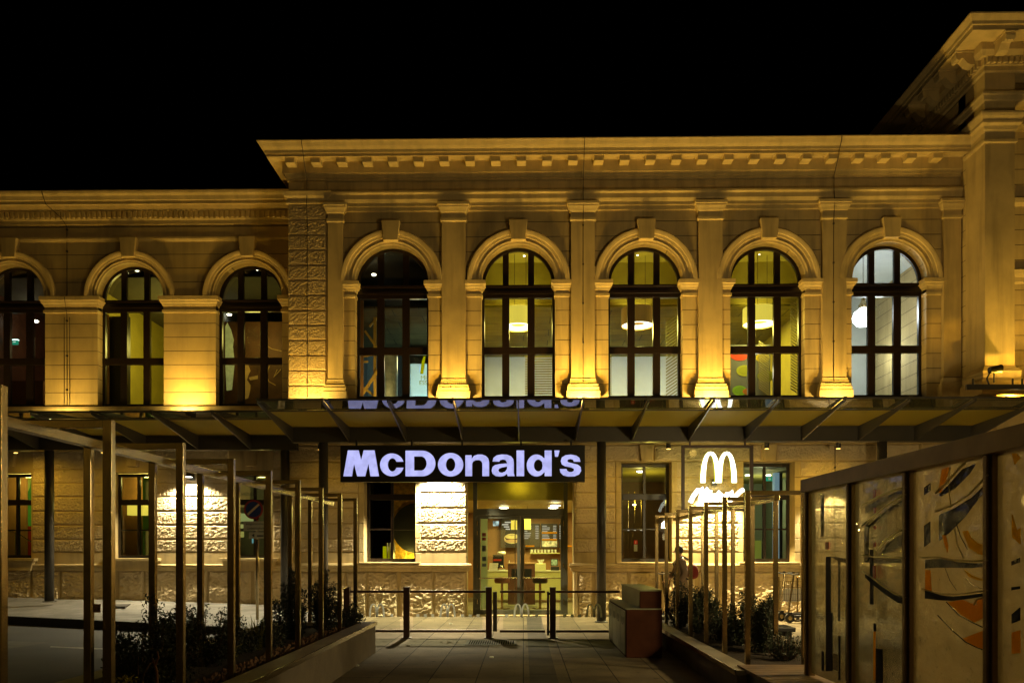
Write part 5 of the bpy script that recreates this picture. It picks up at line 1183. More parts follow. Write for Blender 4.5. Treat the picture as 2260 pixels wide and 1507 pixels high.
# ================================================================ GLASS ART SCREEN (right)
t = thing('glass_art_screen', 'long screen of textured art glass between brown steel posts on the wooden deck', 'glass screen', (2.97, 6.5, .33))
xc_ = 2.95; H = 2.34; ys = [7.92-1.03*i for i in range(8)]
m_pst = mat('screen_steel', (.20, .14, .06), .5, metal=.7, var=.15, vs=6, streak=.2)
MB().box(xc_-.07, xc_+.07, ys[-1], ys[0]+.13, H-.135, H).build('top_beam', m_pst, t, bevel=.004)
for y in ys: 
    q = MB(); q.box(xc_-.035, xc_+.035, y, y+.10, .33, H-.135); q.box(xc_-.055, xc_-.035, y+.03, y+.07, .33, H-.14); q.build('post', m_pst, t, bevel=.003)
m_art = glassmat('cast_glass', (.72, .66, .46), .7, rough=.10, frost=.42, frostcol=(.66, .56, .34), bump=(7, .035))
m_art2 = glassmat('clear_art_glass', (.80, .78, .62), .8, rough=.05, frost=.09, frostcol=(.5, .46, .27), bump=(4, .02))
m_ink1 = glassmat('grey_glass_band', (.14, .14, .10), .8, rough=.12, frost=.25, frostcol=(.12, .12, .08), bump=(6, .03)); m_ink2 = mat('black_glass_band', (.006, .006, .007), .5, spec=.05)
m_amb = glassmat('amber_glass', (.95, .60, .07), .12, rough=.12, frost=.45, frostcol=(.9, .58, .07), bump=(8, .03))
m_lem = glassmat('lemon_glass', (.85, .65, .05), .12, rough=.12, frost=.4, frostcol=(.85, .62, .04), bump=(8, .03))
m_rd = mat('red_glass', (.45, .02, .01), .3)
for i in range(7):
    ya_, yb_ = ys[i+1]+.105, ys[i]-.005
    g = MB().box(xc_-.006, xc_+.006, ya_, yb_, .36, H-.14).build('glass_panel', m_art2 if i < 2 else m_art, t)
    g['idx'] = i
pan = {o['idx']: o for o in t.children} if False else {o['idx']: o for o in bpy.data.objects if o.name.startswith('glass_panel') and 'idx' in o}
def ap(px, py, x=xc_-.01):
    """photo point -> (y, z) on the screen plane x = const"""
    r = (px-1130)/F; Y = x*(ct+r*st)/(-st+r*ct)
    return (Y, CH+(Y/(ct+r*st))*(HY-py)/F)
cnt = [0]
def art(i, pts, m_, nm='glass_shape'):
    cnt[0] += 1; d = .0006*cnt[0]
    MB().px([ap(*p) for p in pts], xc_-.012-d, xc_-.0065-d).build(nm, m_, pan[i])
# panel 0 (photo 1811-1882)
art(0, [(1823, 1228), (1833, 1228), (1833, 1350), (1837, 1352), (1837, 1480), (1823, 1480)], m_ink2)
art(0, [(1832, 1227), (1848, 1229), (1868, 1233), (1880, 1243), (1880, 1245), (1862, 1240), (1850, 1238)], m_ink1)
art(0, [(1850, 1238), (1854, 1238), (1854, 1370), (1850, 1370)], m_ink1); art(0, [(1851, 1402), (1855, 1403), (1855, 1500), (1851, 1500)], m_ink2)
art(0, [(1867, 1333), (1875, 1335), (1875, 1505), (1867, 1500)], m_ink2)
art(0, [(1814, 1436), (1819, 1437), (1819, 1480), (1814, 1478)], m_ink2); art(0, [(1823, 1196), (1830, 1196), (1830, 1212), (1823, 1212)], m_rd)
art(0, [(1876, 1137), (1881, 1136), (1881, 1155), (1876, 1155)], m_rd); art(0, [(1875, 1197), (1881, 1197), (1881, 1203), (1875, 1203)], m_rd); art(0, [(1875, 1215), (1881, 1215), (1881, 1222), (1875, 1222)], m_rd)
art(0, [(1813, 1095), (1820, 1090), (1820, 1180), (1813, 1185)], m_ink1)
# panel 1 (1910-2011)
art(1, [(1912, 1118), (1940, 1102), (1975, 1087), (2010, 1077), (2010, 1083), (1975, 1094), (1945, 1112), (1912, 1133)], m_ink1)
art(1, [(1912, 1165), (1938, 1142), (1968, 1118), (2010, 1094), (2010, 1104), (1975, 1122), (1948, 1140), (1912, 1172)], m_ink1)
art(1, [(1945, 1222), (1958, 1200), (1985, 1183), (2010, 1172), (2010, 1186), (1990, 1206), (1968, 1216)], m_ink1)
art(1, [(1912, 1228), (1938, 1232), (1975, 1232), (2010, 1234), (2010, 1244), (1975, 1241), (1940, 1243), (1912, 1240)], m_ink1)
art(1, [(1912, 1264), (1928, 1274), (1958, 1298), (1985, 1314), (2010, 1322), (2010, 1333), (1985, 1330), (1955, 1310), (1925, 1286), (1912, 1274)], m_ink2)
art(1, [(1923, 1212), (1930, 1212), (1930, 1333), (1923, 1333)], m_ink2); art(1, [(1931, 1375), (1936, 1375), (1936, 1392), (1931, 1392)], m_ink2)
art(1, [(1936, 1430), (1951, 1432), (1951, 1506), (1936, 1506)], m_ink2); art(1, [(1931, 1393), (1935, 1393), (1935, 1500), (1931, 1500)], m_amb)
for a, b in ((1080, 1100), (1120, 1132), (1160, 1167), (1196, 1206), (1248, 1275)): art(1, [(1931, a), (1936, a), (1936, b), (1931, b)], m_rd)
art(1, [(1912, 1152), (1921, 1146), (1921, 1235), (1912, 1240)], m_ink1)
# panel 2 (2046-2195)
art(2, [(2078, 1092), (2098, 1070), (2130, 1035), (2160, 1022), (2145, 1045), (2112, 1078), (2082, 1095)], m_ink1)
art(2, [(2078, 1135), (2110, 1122), (2150, 1098), (2194, 1055), (2194, 1070), (2165, 1100), (2135, 1140), (2100, 1175), (2078, 1193)], m_ink1)
art(2, [(2047, 1234), (2080, 1232), (2120, 1240), (2160, 1242), (2194, 1240), (2194, 1249), (2150, 1253), (2110, 1252), (2078, 1252), (2047, 1254)], m_ink1)
art(2, [(2047, 1303), (2060, 1306), (2080, 1312), (2110, 1316), (2150, 1312), (2194, 1306), (2194, 1312), (2150, 1320), (2110, 1325), (2080, 1324), (2047, 1320)], m_ink2)
art(2, [(2130, 1172), (2142, 1170), (2148, 1184), (2164, 1198), (2194, 1206), (2194, 1228), (2165, 1222), (2145, 1208)], m_lem)
art(2, [(2134, 1256), (2150, 1268), (2170, 1276), (2194, 1277), (2194, 1282), (2165, 1280), (2145, 1272)], m_lem)
art(2, [(2098, 1328), (2130, 1323), (2162, 1335), (2194, 1330), (2194, 1345), (2178, 1362), (2158, 1373), (2128, 1356)], m_amb)
art(2, [(2162, 1322), (2194, 1312), (2194, 1335), (2164, 1334)], m_amb)
art(2, [(2132, 1408), (2180, 1390), (2194, 1392), (2194, 1437), (2165, 1428), (2142, 1416)], m_amb)
art(2, [(2078, 1085), (2086, 1035), (2102, 1030), (2094, 1062), (2082, 1088)], m_amb); art(2, [(2049, 1256), (2060, 1258), (2062, 1303), (2049, 1302)], m_amb)
art(2, [(2047, 1075), (2060, 1066), (2060, 1082), (2047, 1092)], m_ink1); art(2, [(2047, 1160), (2060, 1150), (2060, 1196), (2047, 1206)], m_ink1)
art(2, [(2087, 1180), (2094, 1180), (2100, 1205), (2098, 1218)], m_amb)
m_line = m_ink1
def artline(i, pts, w_=.004):
    cnt[0] += 1; MB().tube([(xc_-.012-.0006*cnt[0], *ap(*p)) for p in pts], w_, 5).build('lead_line', m_line, pan[i])
artline(2, [(2078, 1357), (2110, 1390), (2140, 1416), (2165, 1428), (2194, 1438)]); artline(2, [(2094, 1252), (2105, 1280), (2120, 1302)], .002)
artline(2, [(2118, 1150), (2130, 1185), (2145, 1212)], .003); artline(2, [(2098, 1328), (2125, 1356), (2158, 1374), (2180, 1384)]); artline(2, [(2140, 1275), (2160, 1292), (2190, 1303)], .002)
# panel 3 (beyond 2242)
art(3, [(2244, 1135), (2254, 1170), (2262, 1165), (2262, 1200), (2244, 1185)], m_lem); art(3, [(2244, 1000), (2254, 1000), (2262, 1010), (2250, 1025)], m_lem)
art(3, [(2244, 1395), (2262, 1390), (2262, 1440), (2244, 1442)], m_amb); art(3, [(2244, 1355), (2262, 1340), (2262, 1368), (2244, 1375)], m_ink2); art(3, [(2244, 1238), (2262, 1230), (2262, 1240), (2244, 1247)], m_ink1); art(3, [(2244, 1295), (2262, 1293), (2262, 1299), (2244, 1302)], m_ink2)
m_hilite = glassmat('band_highlight', (.8, .8, .7), .6, rough=.1, frost=.7, frostcol=(.95, .88, .65))  # pale tubes stand for highlights along the edges of the glass bands
def highlight(i, pts, w_=.006):
    cnt[0] += 1; MB().tube([(xc_-.014-.0006*cnt[0], *ap(*p)) for p in pts], w_, 6).build('glass_highlight', m_hilite, pan[i], smooth=True)
highlight(1, [(1912, 1114), (1940, 1099), (1975, 1084), (2010, 1074)]); highlight(1, [(1912, 1160), (1938, 1138), (1968, 1114), (2010, 1090)], .008)
highlight(1, [(1945, 1216), (1965, 1190), (1990, 1174), (2010, 1166)], .008); highlight(1, [(1912, 1224), (1940, 1229), (1975, 1229), (2010, 1231)]); highlight(1, [(1912, 1260), (1930, 1271), (1960, 1294), (1985, 1310), (2010, 1318)])
highlight(2, [(2078, 1128), (2110, 1116), (2150, 1092), (2194, 1048)], .007); highlight(2, [(2078, 1087), (2100, 1066), (2130, 1032), (2142, 1022)], .009); highlight(2, [(2047, 1230), (2080, 1229), (2120, 1236), (2160, 1238), (2194, 1236)])
highlight(2, [(2047, 1299), (2080, 1308), (2110, 1312), (2150, 1308), (2194, 1302)], .005); highlight(2, [(2110, 1030), (2106, 1060), (2112, 1120)], .004); highlight(2, [(2120, 1166), (2126, 1200), (2140, 1230)], .004); highlight(2, [(2164, 1334), (2170, 1322), (2185, 1318)], .006)
# raised glass drops
r_ = random.Random(11)
for i, n_ in ((1, 60), (2, 90), (3, 30)):
    q = MB(); pa_, pb_ = ys[i+1]+.12, ys[i]-.02
    for k in range(n_):
        y, z = r_.uniform(pa_, pb_), r_.uniform(.4, 1.25) if k % 4 else r_.uniform(.4, 2.1); s_ = r_.uniform(.004, .011)
        q.add([(xc_-.008, y-s_, z), (xc_-.008, y, z-s_*1.6), (xc_-.008, y+s_, z), (xc_-.008, y, z+s_*1.6), (xc_-.008-s_, y, z)], [(0, 1, 4), (1, 2, 4), (2, 3, 4), (3, 0, 4)])
    q.build('glass_drops', m_bglass, pan[i])['kind'] = 'stuff'
for o in list(bpy.data.objects):
    if 'idx' in o: del o['idx']
tag(MB().px([ap(1838, 1440, xc_-.03), ap(1850, 1444, xc_-.03), ap(1850, 1481, xc_-.03), ap(1838, 1476, xc_-.03)], xc_-.03, xc_-.026).build('paper_notice', mat('paper', (.5, .47, .36), .8, var=.5, vs=40)), 'small paper notice stuck low on the first pane of the glass screen', 'notice')
# lamp standing behind the glass screen
def street_lamp(x, y, h, lab, e, col=(1, .72, .34), globe=True):
    t = thing('street_lamp', lab, 'street lamp', (x, y, 0)); MB().lathe((x, y, 0), [(.09, 0), (.09, .3), (.05, .35), (.04, h-.15)], 16).build('pole', m_dsteel, t, smooth=True)
    MB().lathe((x, y, h-.16), [(.05, 0), (.15, .06), (.19, .16), (.15, .27), (.05, .33)], 24).build('globe', emis('street_globe', col, 6), t, smooth=True)
    MB().lathe((x, y, h+.17), [(.06, 0), (.12, .02), (.02, .08)], 16).build('cap', m_dsteel, t)
    light('street_light', 'POINT', (x, y, h+.45), col, e, size=.2)
street_lamp(5.6, 8.4, 2.15, 'round garden lamp glowing behind the right end of the glass screen', 560, (1, .76, .36))
street_lamp(6.6, 5.2, 2.6, 'added garden lamp backlighting the glass screen, outside the right edge', 200, (1, .7, .28))  # unseen lamp added to brighten the glass from behind
street_lamp(-8.5, -5, 6.5, 'added tall street lamp, unseen, at the left behind the viewpoint', 13, (1, .62, .12))  # assumed lamp, added for amber fill and highlights on the steel
street_lamp(8.5, -4, 6.5, 'added tall street lamp, unseen, at the right behind the viewpoint', 15, (1, .62, .12))  # second unseen lamp, likewise added for fill and steel highlights

# ================================================================ TRAFFIC SIGN
YTS = 16.3; xs_ = X(568, YTS)
t = thing('traffic_sign', 'grey pole with a round no parking sign and two white plates on the left pavement', 'traffic sign', (xs_, YTS, .15))
MB().lathe((xs_, YTS, .15), [(.03, 0), (.03, 2.5)], 16).build('pole', m_steel, t, smooth=True)
cz = Z(1124, YTS, 561); cx = X(561, YTS); n = 36
def disc(r, y0, y1): return [(cx+r*math.cos(2*PI*i/n), cz+r*math.sin(2*PI*i/n)) for i in range(n)]
MB().py(disc(.205, 0, 0), YTS-.045, YTS-.035).build('rim', mat('sign_red', (.25, .02, .015), .5), t)
MB().py(disc(.165, 0, 0), YTS-.050, YTS-.0455).build('face', mat('sign_blue', (.01, .03, .14), .5), t)
q = MB(); a = R(42); dx, dz = math.cos(a)*.165, math.sin(a)*.165; nx_, nz2 = -math.sin(a)*.022, math.cos(a)*.022
q.py([(cx-dx+nx_, cz-dz+nz2), (cx+dx+nx_, cz+dz+nz2), (cx+dx-nx_, cz+dz-nz2), (cx-dx-nx_, cz-dz-nz2)], YTS-.056, YTS-.0505); q.build('diagonal_bar', mat('sign_bar', (.55, .42, .25), .5), t)
m_pl = mat('white_plate', (.42, .40, .32), .6); m_dk = mat('plate_text', (.03, .03, .03), .5)
for (a_, b_, c_, d_), txts in (((539, 1150, 592, 1171), (('ausgenommen', 1155.5, .072), ('Ladetätigkeit', 1165.5, .072))), ((551, 1174, 590, 1188), ())):
    pl = MB().box(X(a_, YTS), X(c_, YTS), YTS-.045, YTS-.038, Z(d_, YTS, 565), Z(b_, YTS, 565)).build('plate', m_pl, t)
    for s_, py, sz in txts: text('lettering', s_, (X((a_+c_)/2, YTS), YTS-.047, Z(py, YTS, 565)), sz, m_dk, pl, .001)
    if not txts:
        p = P(560, 1181, YTS); MB().py([(p.x-.03, p.z), (p.x+.03, p.z+.04), (p.x+.03, p.z-.04)], YTS-.048, YTS-.0455).build('arrow', m_dk, pl); p = P(576, 1182, YTS); MB().box(p.x-.07, p.x+.07, YTS-.048, YTS-.0455, p.z-.015, p.z+.015).build('bar', m_dk, pl)

# ================================================================ BENCH, SCOOTERS, LUGGAGE CARTS
t = thing('bench', 'low dark slab bench beyond the right planter', 'bench', (4.6, 12.4, 0))
MB().box(X(1680, 12.4), X(1747, 12.4), 12.2, 12.7, .33, .40).build('seat', m_black, t, bevel=.01)
for x in (X(1690, 12.4), X(1735, 12.4)): MB().box(x-.06, x+.04, 12.25, 12.65, 0, .33).build('leg', m_black, t)
def scooter(x, y, lab, rot=0):
    t = thing('kick_scooter', lab, 'scooter', (0, 0, 0), 'electric scooters parked by the wall')
    MB().tube([(-.42, 0, .13), (-.48, 0, .20), (-.36, 0, 1.08)], .022, 8).build('stem', m_steel, t)
    MB().tube([(-.36, -.24, 1.10), (-.37, 0, 1.08), (-.36, .24, 1.10)], .014, 8).build('handlebar', m_black, t)
    for s_ in (-1, 1): MB().tube([(-.36, s_*.17, 1.10), (-.36, s_*.28, 1.105)], .02, 8).build('grip', m_black, t)
    MB().box(-.36, .36, -.08, .08, .13, .17).build('deck', m_black, t, bevel=.01)
    for xx in (-.45, .45):
        q = MB(); q.tube([(xx, -.025, .11), (xx, .025, .11)], .11, 20); w2 = q.build('wheel', m_black, t, bevel=.01); MB().tube([(xx, -.028, .11), (xx, .028, .11)], .05, 12).build('rim', m_steel, w2)
    MB().box(-.50, -.40, -.035, .035, .20, .24).build('mudguard', m_black, t); MB().box(.34, .52, -.035, .035, .22, .24).build('mudguard', m_black, t)
    MB().lathe((-.37, 0, 1.11), [(.03, 0), (.03, .03)], 10).build('display', m_black, t)
    t.location = (x, y, 0); t.rotation_euler = (0, 0, rot); return t
scooter(X(1745, 17.3)+.42, 17.3, 'electric scooter with its front wheel showing beside the brown pergola posts at the right', .05)
scooter(X(1722, 17.9)+.42, 17.9, 'electric scooter half hidden behind the rightmost pergola post', .25)
scooter(X(1420, 17.9)+.1, 17.9, 'electric scooter whose handlebar shows above the recycling bin', 2.5)
scooter(X(1482, 17.8)+.3, 17.8, 'electric scooter behind the right pergola, between the bin and the walking person', .3)
def cart(x, y, lab):
    t = thing('luggage_cart', lab, 'luggage cart', (x, y, 0), 'luggage carts by the wall')
    MB().tube([(x-.22, y, .1), (x-.22, y, 1.0), (x+.22, y, 1.0), (x+.22, y, .1)], .014, 8).build('frame', m_steel, t)
    MB().box(x-.2, x+.2, y-.008, y+.004, .42, .72).build('white_panel', mat('cart_panel', (.7, .66, .6), .5), t)
    q = MB()
    for i in range(9): q.box(x-.2+.05*i-.003, x-.2+.05*i+.003, y-.03, y-.024, .45, .9)
    for z in (.45, .6, .75, .9): q.box(x-.21, x+.21, y-.034, y-.028, z-.004, z+.004)
    q.build('wire_basket', m_steel, t); MB().box(x-.2, x+.2, y-.5, y, .14, .17).build('platform', m_black, t)
    for xx in (x-.2, x+.2):
        for yy in (y-.4, y): MB().tube([(xx-.02, yy, .07), (xx+.02, yy, .07)], .07, 14).build('wheel', m_black, t)
cart(X(1738, 18.2)+.02, 18.2, 'luggage cart with a white panel nearest the brown pergola post'); cart(X(1775, 18.3)+.05, 18.3, 'luggage cart with a wire basket next to the glass screen')
tag(MB().tube([(X(1775, 18.4), 18.4, Z(1246, 18.4)), (X(1775, 18.4), 18.4, Z(1282, 18.4))], .02, 8).build('door_pull', m_wh), 'short pale vertical bar on the wall beside the glass screen', 'bar')

# ================================================================ PLANTS
OPP = None
def leafcloud(q, pts, n, size, r_, m=0):
    for _ in range(n):
        c, rad = r_.choice(pts); a = r_.uniform(0, 2*PI); u = r_.uniform(-1, 1); rr = rad*r_.random()**.45
        s = math.sqrt(1-u*u); p = Vector(c)+Vector((s*math.cos(a), s*math.sin(a), u))*rr
        d = Vector((r_.gauss(0, 1), r_.gauss(0, 1), r_.gauss(.5, 1))).normalized(); e = d.cross(Vector((r_.gauss(0, 1), r_.gauss(0, 1), r_.gauss(0, 1)))).normalized()
        L_ = size*r_.uniform(.7, 1.3); w_ = L_*.42
        q.add([p-d*L_*.5, p+e*w_*.5, p+d*L_*.5, p-e*w_*.5], [(0, 1, 2, 3)], m)
def shrub(x, y, z, h, w_, lab, seed, n=2200, size=.035, m_=None, name='shrub', conif=False, group='shrubs in the planters'):
    r_ = random.Random(seed); t = thing(name, lab, 'shrub', (x, y, z), group)
    q = MB(); lf = MB(); pts = []
    for i in range(16 if conif else 20):
        a = r_.uniform(0, 2*PI); s_ = r_.uniform(.15, 1)*w_; hh = h*(1-.45*(s_/w_)**1.5)*r_.uniform(.72, 1.06)
        if conif: hh = h*(1-.6*(s_/w_))*r_.uniform(.85, 1.1)
        b = Vector((x+s_*.15*math.cos(a), y+s_*.15*math.sin(a), z-.03)); e = Vector((x+s_*math.cos(a), y+s_*math.sin(a), z+hh)); mpt = (b+e)/2+Vector((math.cos(a), math.sin(a), 0))*s_*.2
        q.tube([b, mpt, e], [.012, .008, .003], 5)
        for k in range(9):
            f = .18+.82*k/8; p = b.lerp(mpt, f*2) if f < .5 else mpt.lerp(e, f*2-1)
            pts.append((tuple(p), (.13 if not conif else .09)*w_/.4*(1.25-.85*f)+.02))
    q.build('stem', m_bark, t); leafcloud(lf, pts, n, size, r_)
    lf.build('foliage', m_ or m_leaf, t, fix=False); return t
zL, zR = .42, .24
shrub(X(352, 6.9), 6.9, zL, .80, .42, 'dense dark shrub in the left planter, behind the third pergola post', 1, 7500, .032)
shrub(X(300, 6.3), 6.35, zL, .52, .30, 'low spreading shrub at the near left of the left planter', 12, 3800, .032)
shrub(X(455, 8.2), 8.2, zL, .66, .42, 'loose dark shrub between the fourth and fifth pergola posts of the left planter', 2, 6000, .032)
shrub(X(522, 9.0), 9.0, zL-.02, .26, .32, 'low ground covering shrub in front of the striped grass', 13, 4000, .03)
shrub(X(640, 10.2), 10.4, zL, 1.02, .30, 'tall upright dark shrub near the end of the left planter', 3, 6500, .035, m_leaf2, conif=True)
shrub(X(708, 11.2), 11.3, zL, .95, .34, 'ragged upright shrub with slanting shoots near the end of the left planter', 4, 5500, .035, m_leaf2, conif=True)
shrub(X(752, 11.7), 11.8, zL, .42, .32, 'low leafy shrub at the very end of the left planter', 5, 3000, .035)
shrub(X(590, 9.6), 9.6, zL, .34, .25, 'low shrub at the foot of the tall upright shrub', 14, 3500, .033)
shrub(X(1500, 13.6), 13.7, zR, 1.05, .28, 'spiky upright shrub beside the recycling bin', 6, 4500, .04, m_leaf2, conif=True)
shrub(X(1552, 12.9), 12.9, zR, .82, .42, 'broad dark shrub behind the right pergola, under the walking person', 7, 7500, .042)
shrub(X(1648, 11.2), 11.2, zR, .76, .33, 'dense dark shrub in the middle of the right planter', 8, 7500, .038)
shrub(X(1700, 10.3), 10.5, zR, .80, .30, 'dense rounded shrub near the rightmost pergola post', 9, 7500, .036)
shrub(X(1600, 12.0), 12.0, zR, .40, .35, 'low shrub filling the gap between the two dense shrubs of the right planter', 10, 4500, .036)
shrub(X(1740, 9.6), 9.7, zR, .34, .28, 'low shrub with thin twigs by the bench', 15, 2000, .03)
# striped grass, flower clump, bent stems
t = thing('striped_grass', 'clump of yellow and green striped upright blades in the left planter', 'grass plant', (X(566, 9.3), 9.3, zL)); r_ = random.Random(4)
m_st = mat('striped_blade', (.38, .36, .08), .5, var=.6, vs=30)
for i in range(11):
    q = MB(); bx = X(566, 9.3)+r_.uniform(-.06, .06); lean = r_.uniform(-.14, .14); hh = r_.uniform(.28, .46); yy = 9.3+r_.uniform(-.05, .05)
    vs = []; 
    for k in range(7):
        f = k/6; w_ = .014*(1-f**2)+.001; cx_ = bx+lean*f*f; vs += [(cx_-w_, yy, zL-.02+hh*f), (cx_+w_, yy-.01, zL-.02+hh*f)]
    q.add(vs, [(2*k, 2*k+1, 2*k+3, 2*k+2) for k in range(6)]); q.build('blade', m_st, t, fix=False)
def clump(px, Y, lab, col, n=26, h=.12, z=zL):
    x = X(px, Y); t = thing('flower_clump', lab, 'flowers', (x, Y, z), 'low flowers in the left planter'); r_ = random.Random(int(px)); q = MB()
    for i in range(n):
        a = r_.uniform(0, 2*PI); s_ = r_.uniform(.02, .12); p = Vector((x+s_*math.cos(a), Y+s_*math.sin(a), z+h*r_.uniform(.5, 1)))
        q.tube([(x, Y, z-.05), tuple(p)], .003, 4)
    q.build('stem', m_leaf, t); f = MB(); pts = [((x, Y, z+h*.8), .12)]; leafcloud(f, pts, n*9, .03, r_); f.build('petals', mat('petal_%d' % px, col, .6, var=.3), t, fix=False)
clump(282, 6.15, 'yellow flower clump low behind the second pergola post of the left planter', (.42, .38, .03), 30, .10)
clump(513, 8.6, 'small yellow flowers in front of the striped grass', (.35, .30, .04), 10, .10)
clump(32, 5.0, 'greenish flower clump at the bottom left corner', (.25, .28, .04), 16, .12)
t = thing('young_tree', 'thin reddish forked stem and a bent cane rising through the near shrub', 'young tree', (X(348, 6.3), 6.3, zL))
MB().tube([(X(349, 6.2), 6.2, zL-.05), P(346, 1480, 6.2), P(342, 1468, 6.2), P(336, 1452, 6.2)], [.012, .011, .010, .006], 7).build('trunk', mat('red_bark', (.22, .09, .04), .7, var=.3), t)
MB().tube([P(346, 1480, 6.2), P(342, 1468, 6.2), P(350, 1450, 6.2), P(347, 1436, 6.2)], [.010, .009, .007, .005], 7).build('branch', MATS['red_bark'], t)
MB().tube([P(312, 1512, 6.1), P(318, 1485, 6.1), P(330, 1465, 6.15), P(348, 1452, 6.3)], .005, 6).build('cane', m_bark, t)

# assumed block behind the viewpoint, lit windows added to mirror in steel and glass
t = thing('assumed_opposite_building', 'assumed dark building with a few added amber lit windows, unseen behind the viewpoint', 'building', (0, -22, 0))
MB().box(-40, 40, -34, -22, 0, 14).build('wall', mat('opposite_wall', (.16, .13, .09), .9, var=.2), t)
r_ = random.Random(21)
for i in range(22):
    for z in (1.2, 5.2, 9.2):
        if r_.random() < .45: MB().box(-38+3.5*i, -36.4+3.5*i, -22.04, -21.99, z, z+2.1).build('window', emis('added_amber_window_%d' % r_.randint(0, 2), (1, .62, .12), r_.uniform(.5, 1.6)), t)
# ================================================================ PERSON
YW = 16.9; xw = X(1504, YW)
def skin(name, verts, edges, radii, m_, parent, root=0, sub=2):
    me = bpy.data.meshes.new(name); me.from_pydata([Vector(v) for v in verts], edges, []); o = bpy.data.objects.new(name, me); C.objects.link(o)
    md = o.modifiers.new('s', 'SKIN'); md.use_smooth_shade = True
    sv = me.skin_vertices[0].data
    for i, r in enumerate(radii): sv[i].radius = (r, r) if not isinstance(r, tuple) else r
    sv[root].use_root = True
    ms = o.modifiers.new('u', 'SUBSURF'); ms.levels = sub; ms.render_levels = sub
    dg = bpy.context.evaluated_depsgraph_get(); m2 = bpy.data.meshes.new_from_object(o.evaluated_get(dg)); bpy.data.objects.remove(o)
    o = bpy.data.objects.new(name, m2); C.objects.link(o); m2.materials.clear(); m2.materials.append(m_)
    m2.polygons.foreach_set('use_smooth', [True]*len(m2.polygons))
    if parent: o.parent = parent; o.matrix_parent_inverse = invm(parent)
    return o
m_skn = mat('skin', (.45, .26, .16), .6); m_hair = mat('black_hair', (.008, .006, .006), .5); m_jkt = mat('beige_jacket', (.22, .15, .10), .85, var=.2, vs=8); m_trs = mat('pale_trousers', (.30, .22, .13), .9, var=.15)
t = thing('person', 'dark haired person in a beige jacket walking left past the lit wall', 'person', (xw, YW, 0))
x, y = xw, YW   # faces -x, mid stride
V = [(x, y, .92), (x-.01, y, 1.10), (x-.02, y, 1.28), (x-.03, y, 1.42), (x-.05, y, 1.50), (x-.07, y, 1.575), (x-.08, y, 1.64),
     (x-.03, y-.17, 1.38), (x+.05, y-.22, 1.12), (x-.10, y-.23, .92), (x-.13, y-.23, .86),
     (x-.03, y+.17, 1.38), (x-.10, y+.22, 1.14), (x-.25, y+.22, 1.00), (x-.30, y+.22, .95),
     (x-.02, y-.09, .86), (x-.16, y-.10, .50), (x-.26, y-.10, .10), (x-.27, y-.10, .06), (x-.41, y-.10, .04),
     (x+.02, y+.09, .86), (x+.08, y+.10, .49), (x+.28, y+.10, .16), (x+.30, y+.10, .11), (x+.19, y+.10, .03)]
E = [(0,1),(1,2),(2,3),(3,4),(4,5),(5,6),(3,7),(7,8),(8,9),(9,10),(3,11),(11,12),(12,13),(13,14),(0,15),(15,16),(16,17),(17,18),(18,19),(0,20),(20,21),(21,22),(22,23),(23,24)]
Rr = [(.13,.11),(.12,.10),(.14,.11),(.12,.10),.055,.078,.07,.06,.045,.035,.03,.06,.045,.035,.03,.085,.06,.042,.042,.035,.085,.06,.042,.042,.035]
body = skin('body', V, E, Rr, m_skn, t)
skin('jacket', [(x, y, .80), (x-.01, y, 1.0), (x-.02, y, 1.24), (x-.03, y, 1.41), (x-.03, y-.18, 1.37), (x+.05, y-.23, 1.12), (x-.09, y-.24, .94), (x-.03, y+.18, 1.37), (x-.10, y+.23, 1.14), (x-.23, y+.23, 1.01)],
     [(0,1),(1,2),(2,3),(3,4),(4,5),(5,6),(3,7),(7,8),(8,9)], [(.19,.16),(.175,.15),(.185,.15),(.125,.11),.085,.07,.055,.085,.07,.055], m_jkt, t)
skin('trousers', [(x, y, .90), (x-.02, y-.09, .84), (x-.16, y-.10, .50), (x-.26, y-.10, .12), (x+.02, y+.09, .84), (x+.08, y+.10, .49), (x+.27, y+.10, .18)], [(0,1),(1,2),(2,3),(0,4),(4,5),(5,6)], [.14,.115,.085,.065,.115,.085,.065], m_trs, t)
MB().lathe((x-.052, y, 1.635), [(.001, -.115), (.05, -.10), (.082, -.06), (.095, 0), (.085, .05), (.055, .082), (.001, .095)], 20).build('hair', m_hair, t, smooth=True)
for hy, hx, hz in ((y-.23, x-.14, .84), (y+.22, x-.32, .94)):   # fingers and thumb
    for k in range(4): MB().tube([(hx, hy-.03+.02*k, hz), (hx-.02, hy-.03+.02*k, hz-.04), (hx-.015, hy-.03+.02*k, hz-.075)], [.009, .008, .006], 6).build('finger', m_skn, body, smooth=True)
    MB().tube([(hx-.02, hy, hz+.02), (hx-.05, hy, hz-.01), (hx-.055, hy, hz-.035)], [.01, .009, .007], 6).build('thumb', m_skn, body, smooth=True)
MB().tube([(x-.14, y, 1.60), (x-.185, y, 1.585), (x-.15, y, 1.57)], [.012, .014, .012], 6).build('nose', m_skn, body, smooth=True)
for dy in (-.03, .03): MB().lathe((x-.145, y+dy, 1.615), [(.001, -.01), (.01, 0), (.001, .01)], 8).build('eye', m_black, body)
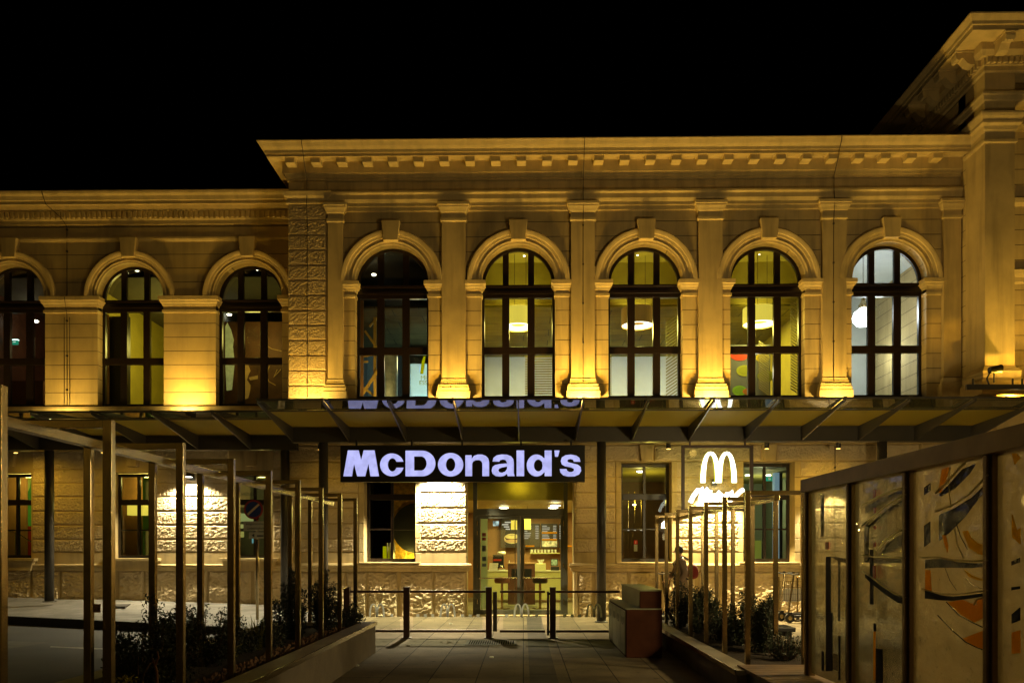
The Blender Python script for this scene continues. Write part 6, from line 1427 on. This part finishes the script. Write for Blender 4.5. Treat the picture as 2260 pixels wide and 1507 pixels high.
for dy in (-.08, .08): MB().lathe((x-.07, y+dy, 1.58), [(.001, -.03), (.016, 0), (.001, .03)], 8).build('ear', m_skn, body)
t = thing('backpack', 'dark red backpack worn by the walking person', 'backpack', (x+.25, y, 1.1))
skin('bag', [(x+.24, y, .98), (x+.25, y, 1.15), (x+.22, y, 1.34)], [(0,1),(1,2)], [(.15,.13),(.17,.14),(.12,.11)], mat('dark_red_fabric', (.16, .012, .008), .8, var=.3), t)
for s_ in (-1, 1): MB().tube([(x+.16, y+s_*.1, 1.40), (x+.0, y+s_*.12, 1.50), (x-.16, y+s_*.12, 1.34), (x-.05, y+s_*.14, 1.05), (x+.16, y+s_*.12, .98)], .018, 6).build('strap', m_black, t)

# ================================================================ WORLD, SUN, CAMERA
wd = bpy.data.worlds.new('World'); S.world = wd; wd.use_nodes = True; nt = wd.node_tree; bg = nt.nodes['Background']
sky = nt.nodes.new('ShaderNodeTexSky'); sky.sky_type = 'NISHITA'; sky.sun_disc = False; sky.sun_elevation = R(-6); sky.sun_rotation = R(200)
nt.links.new(sky.outputs[0], bg.inputs[0]); bg.inputs[1].default_value = .004
sun = light('ambient_sun', 'SUN', (0, -20, 30), (1, .72, .42), .012, target=(0, 10, 0)); sun.data.angle = R(20)  # weak warm sun added as night ambient, not a moon
cam = bpy.data.cameras.new('camera'); co = bpy.data.objects.new('camera', cam); C.objects.link(co); S.camera = co
cam.sensor_width = 36; cam.lens = F/2260*36; cam.shift_y = (HY-753.5)/2260; cam.clip_end = 2000; cam.clip_start = .05
co.location = (0, 0, CH); co.rotation_euler = (PI/2, 0, TH)
S.view_settings.view_transform = 'Standard'; S.view_settings.look = 'None'; S.view_settings.exposure = 0; S.view_settings.gamma = 1
cy = S.cycles; cy.max_bounces = 6; cy.diffuse_bounces = 2; cy.glossy_bounces = 3; cy.transparent_max_bounces = 16; cy.transmission_bounces = 4; cy.caustics_reflective = False; cy.caustics_refractive = False; cy.sample_clamp_indirect = 4
cy.use_denoising = True
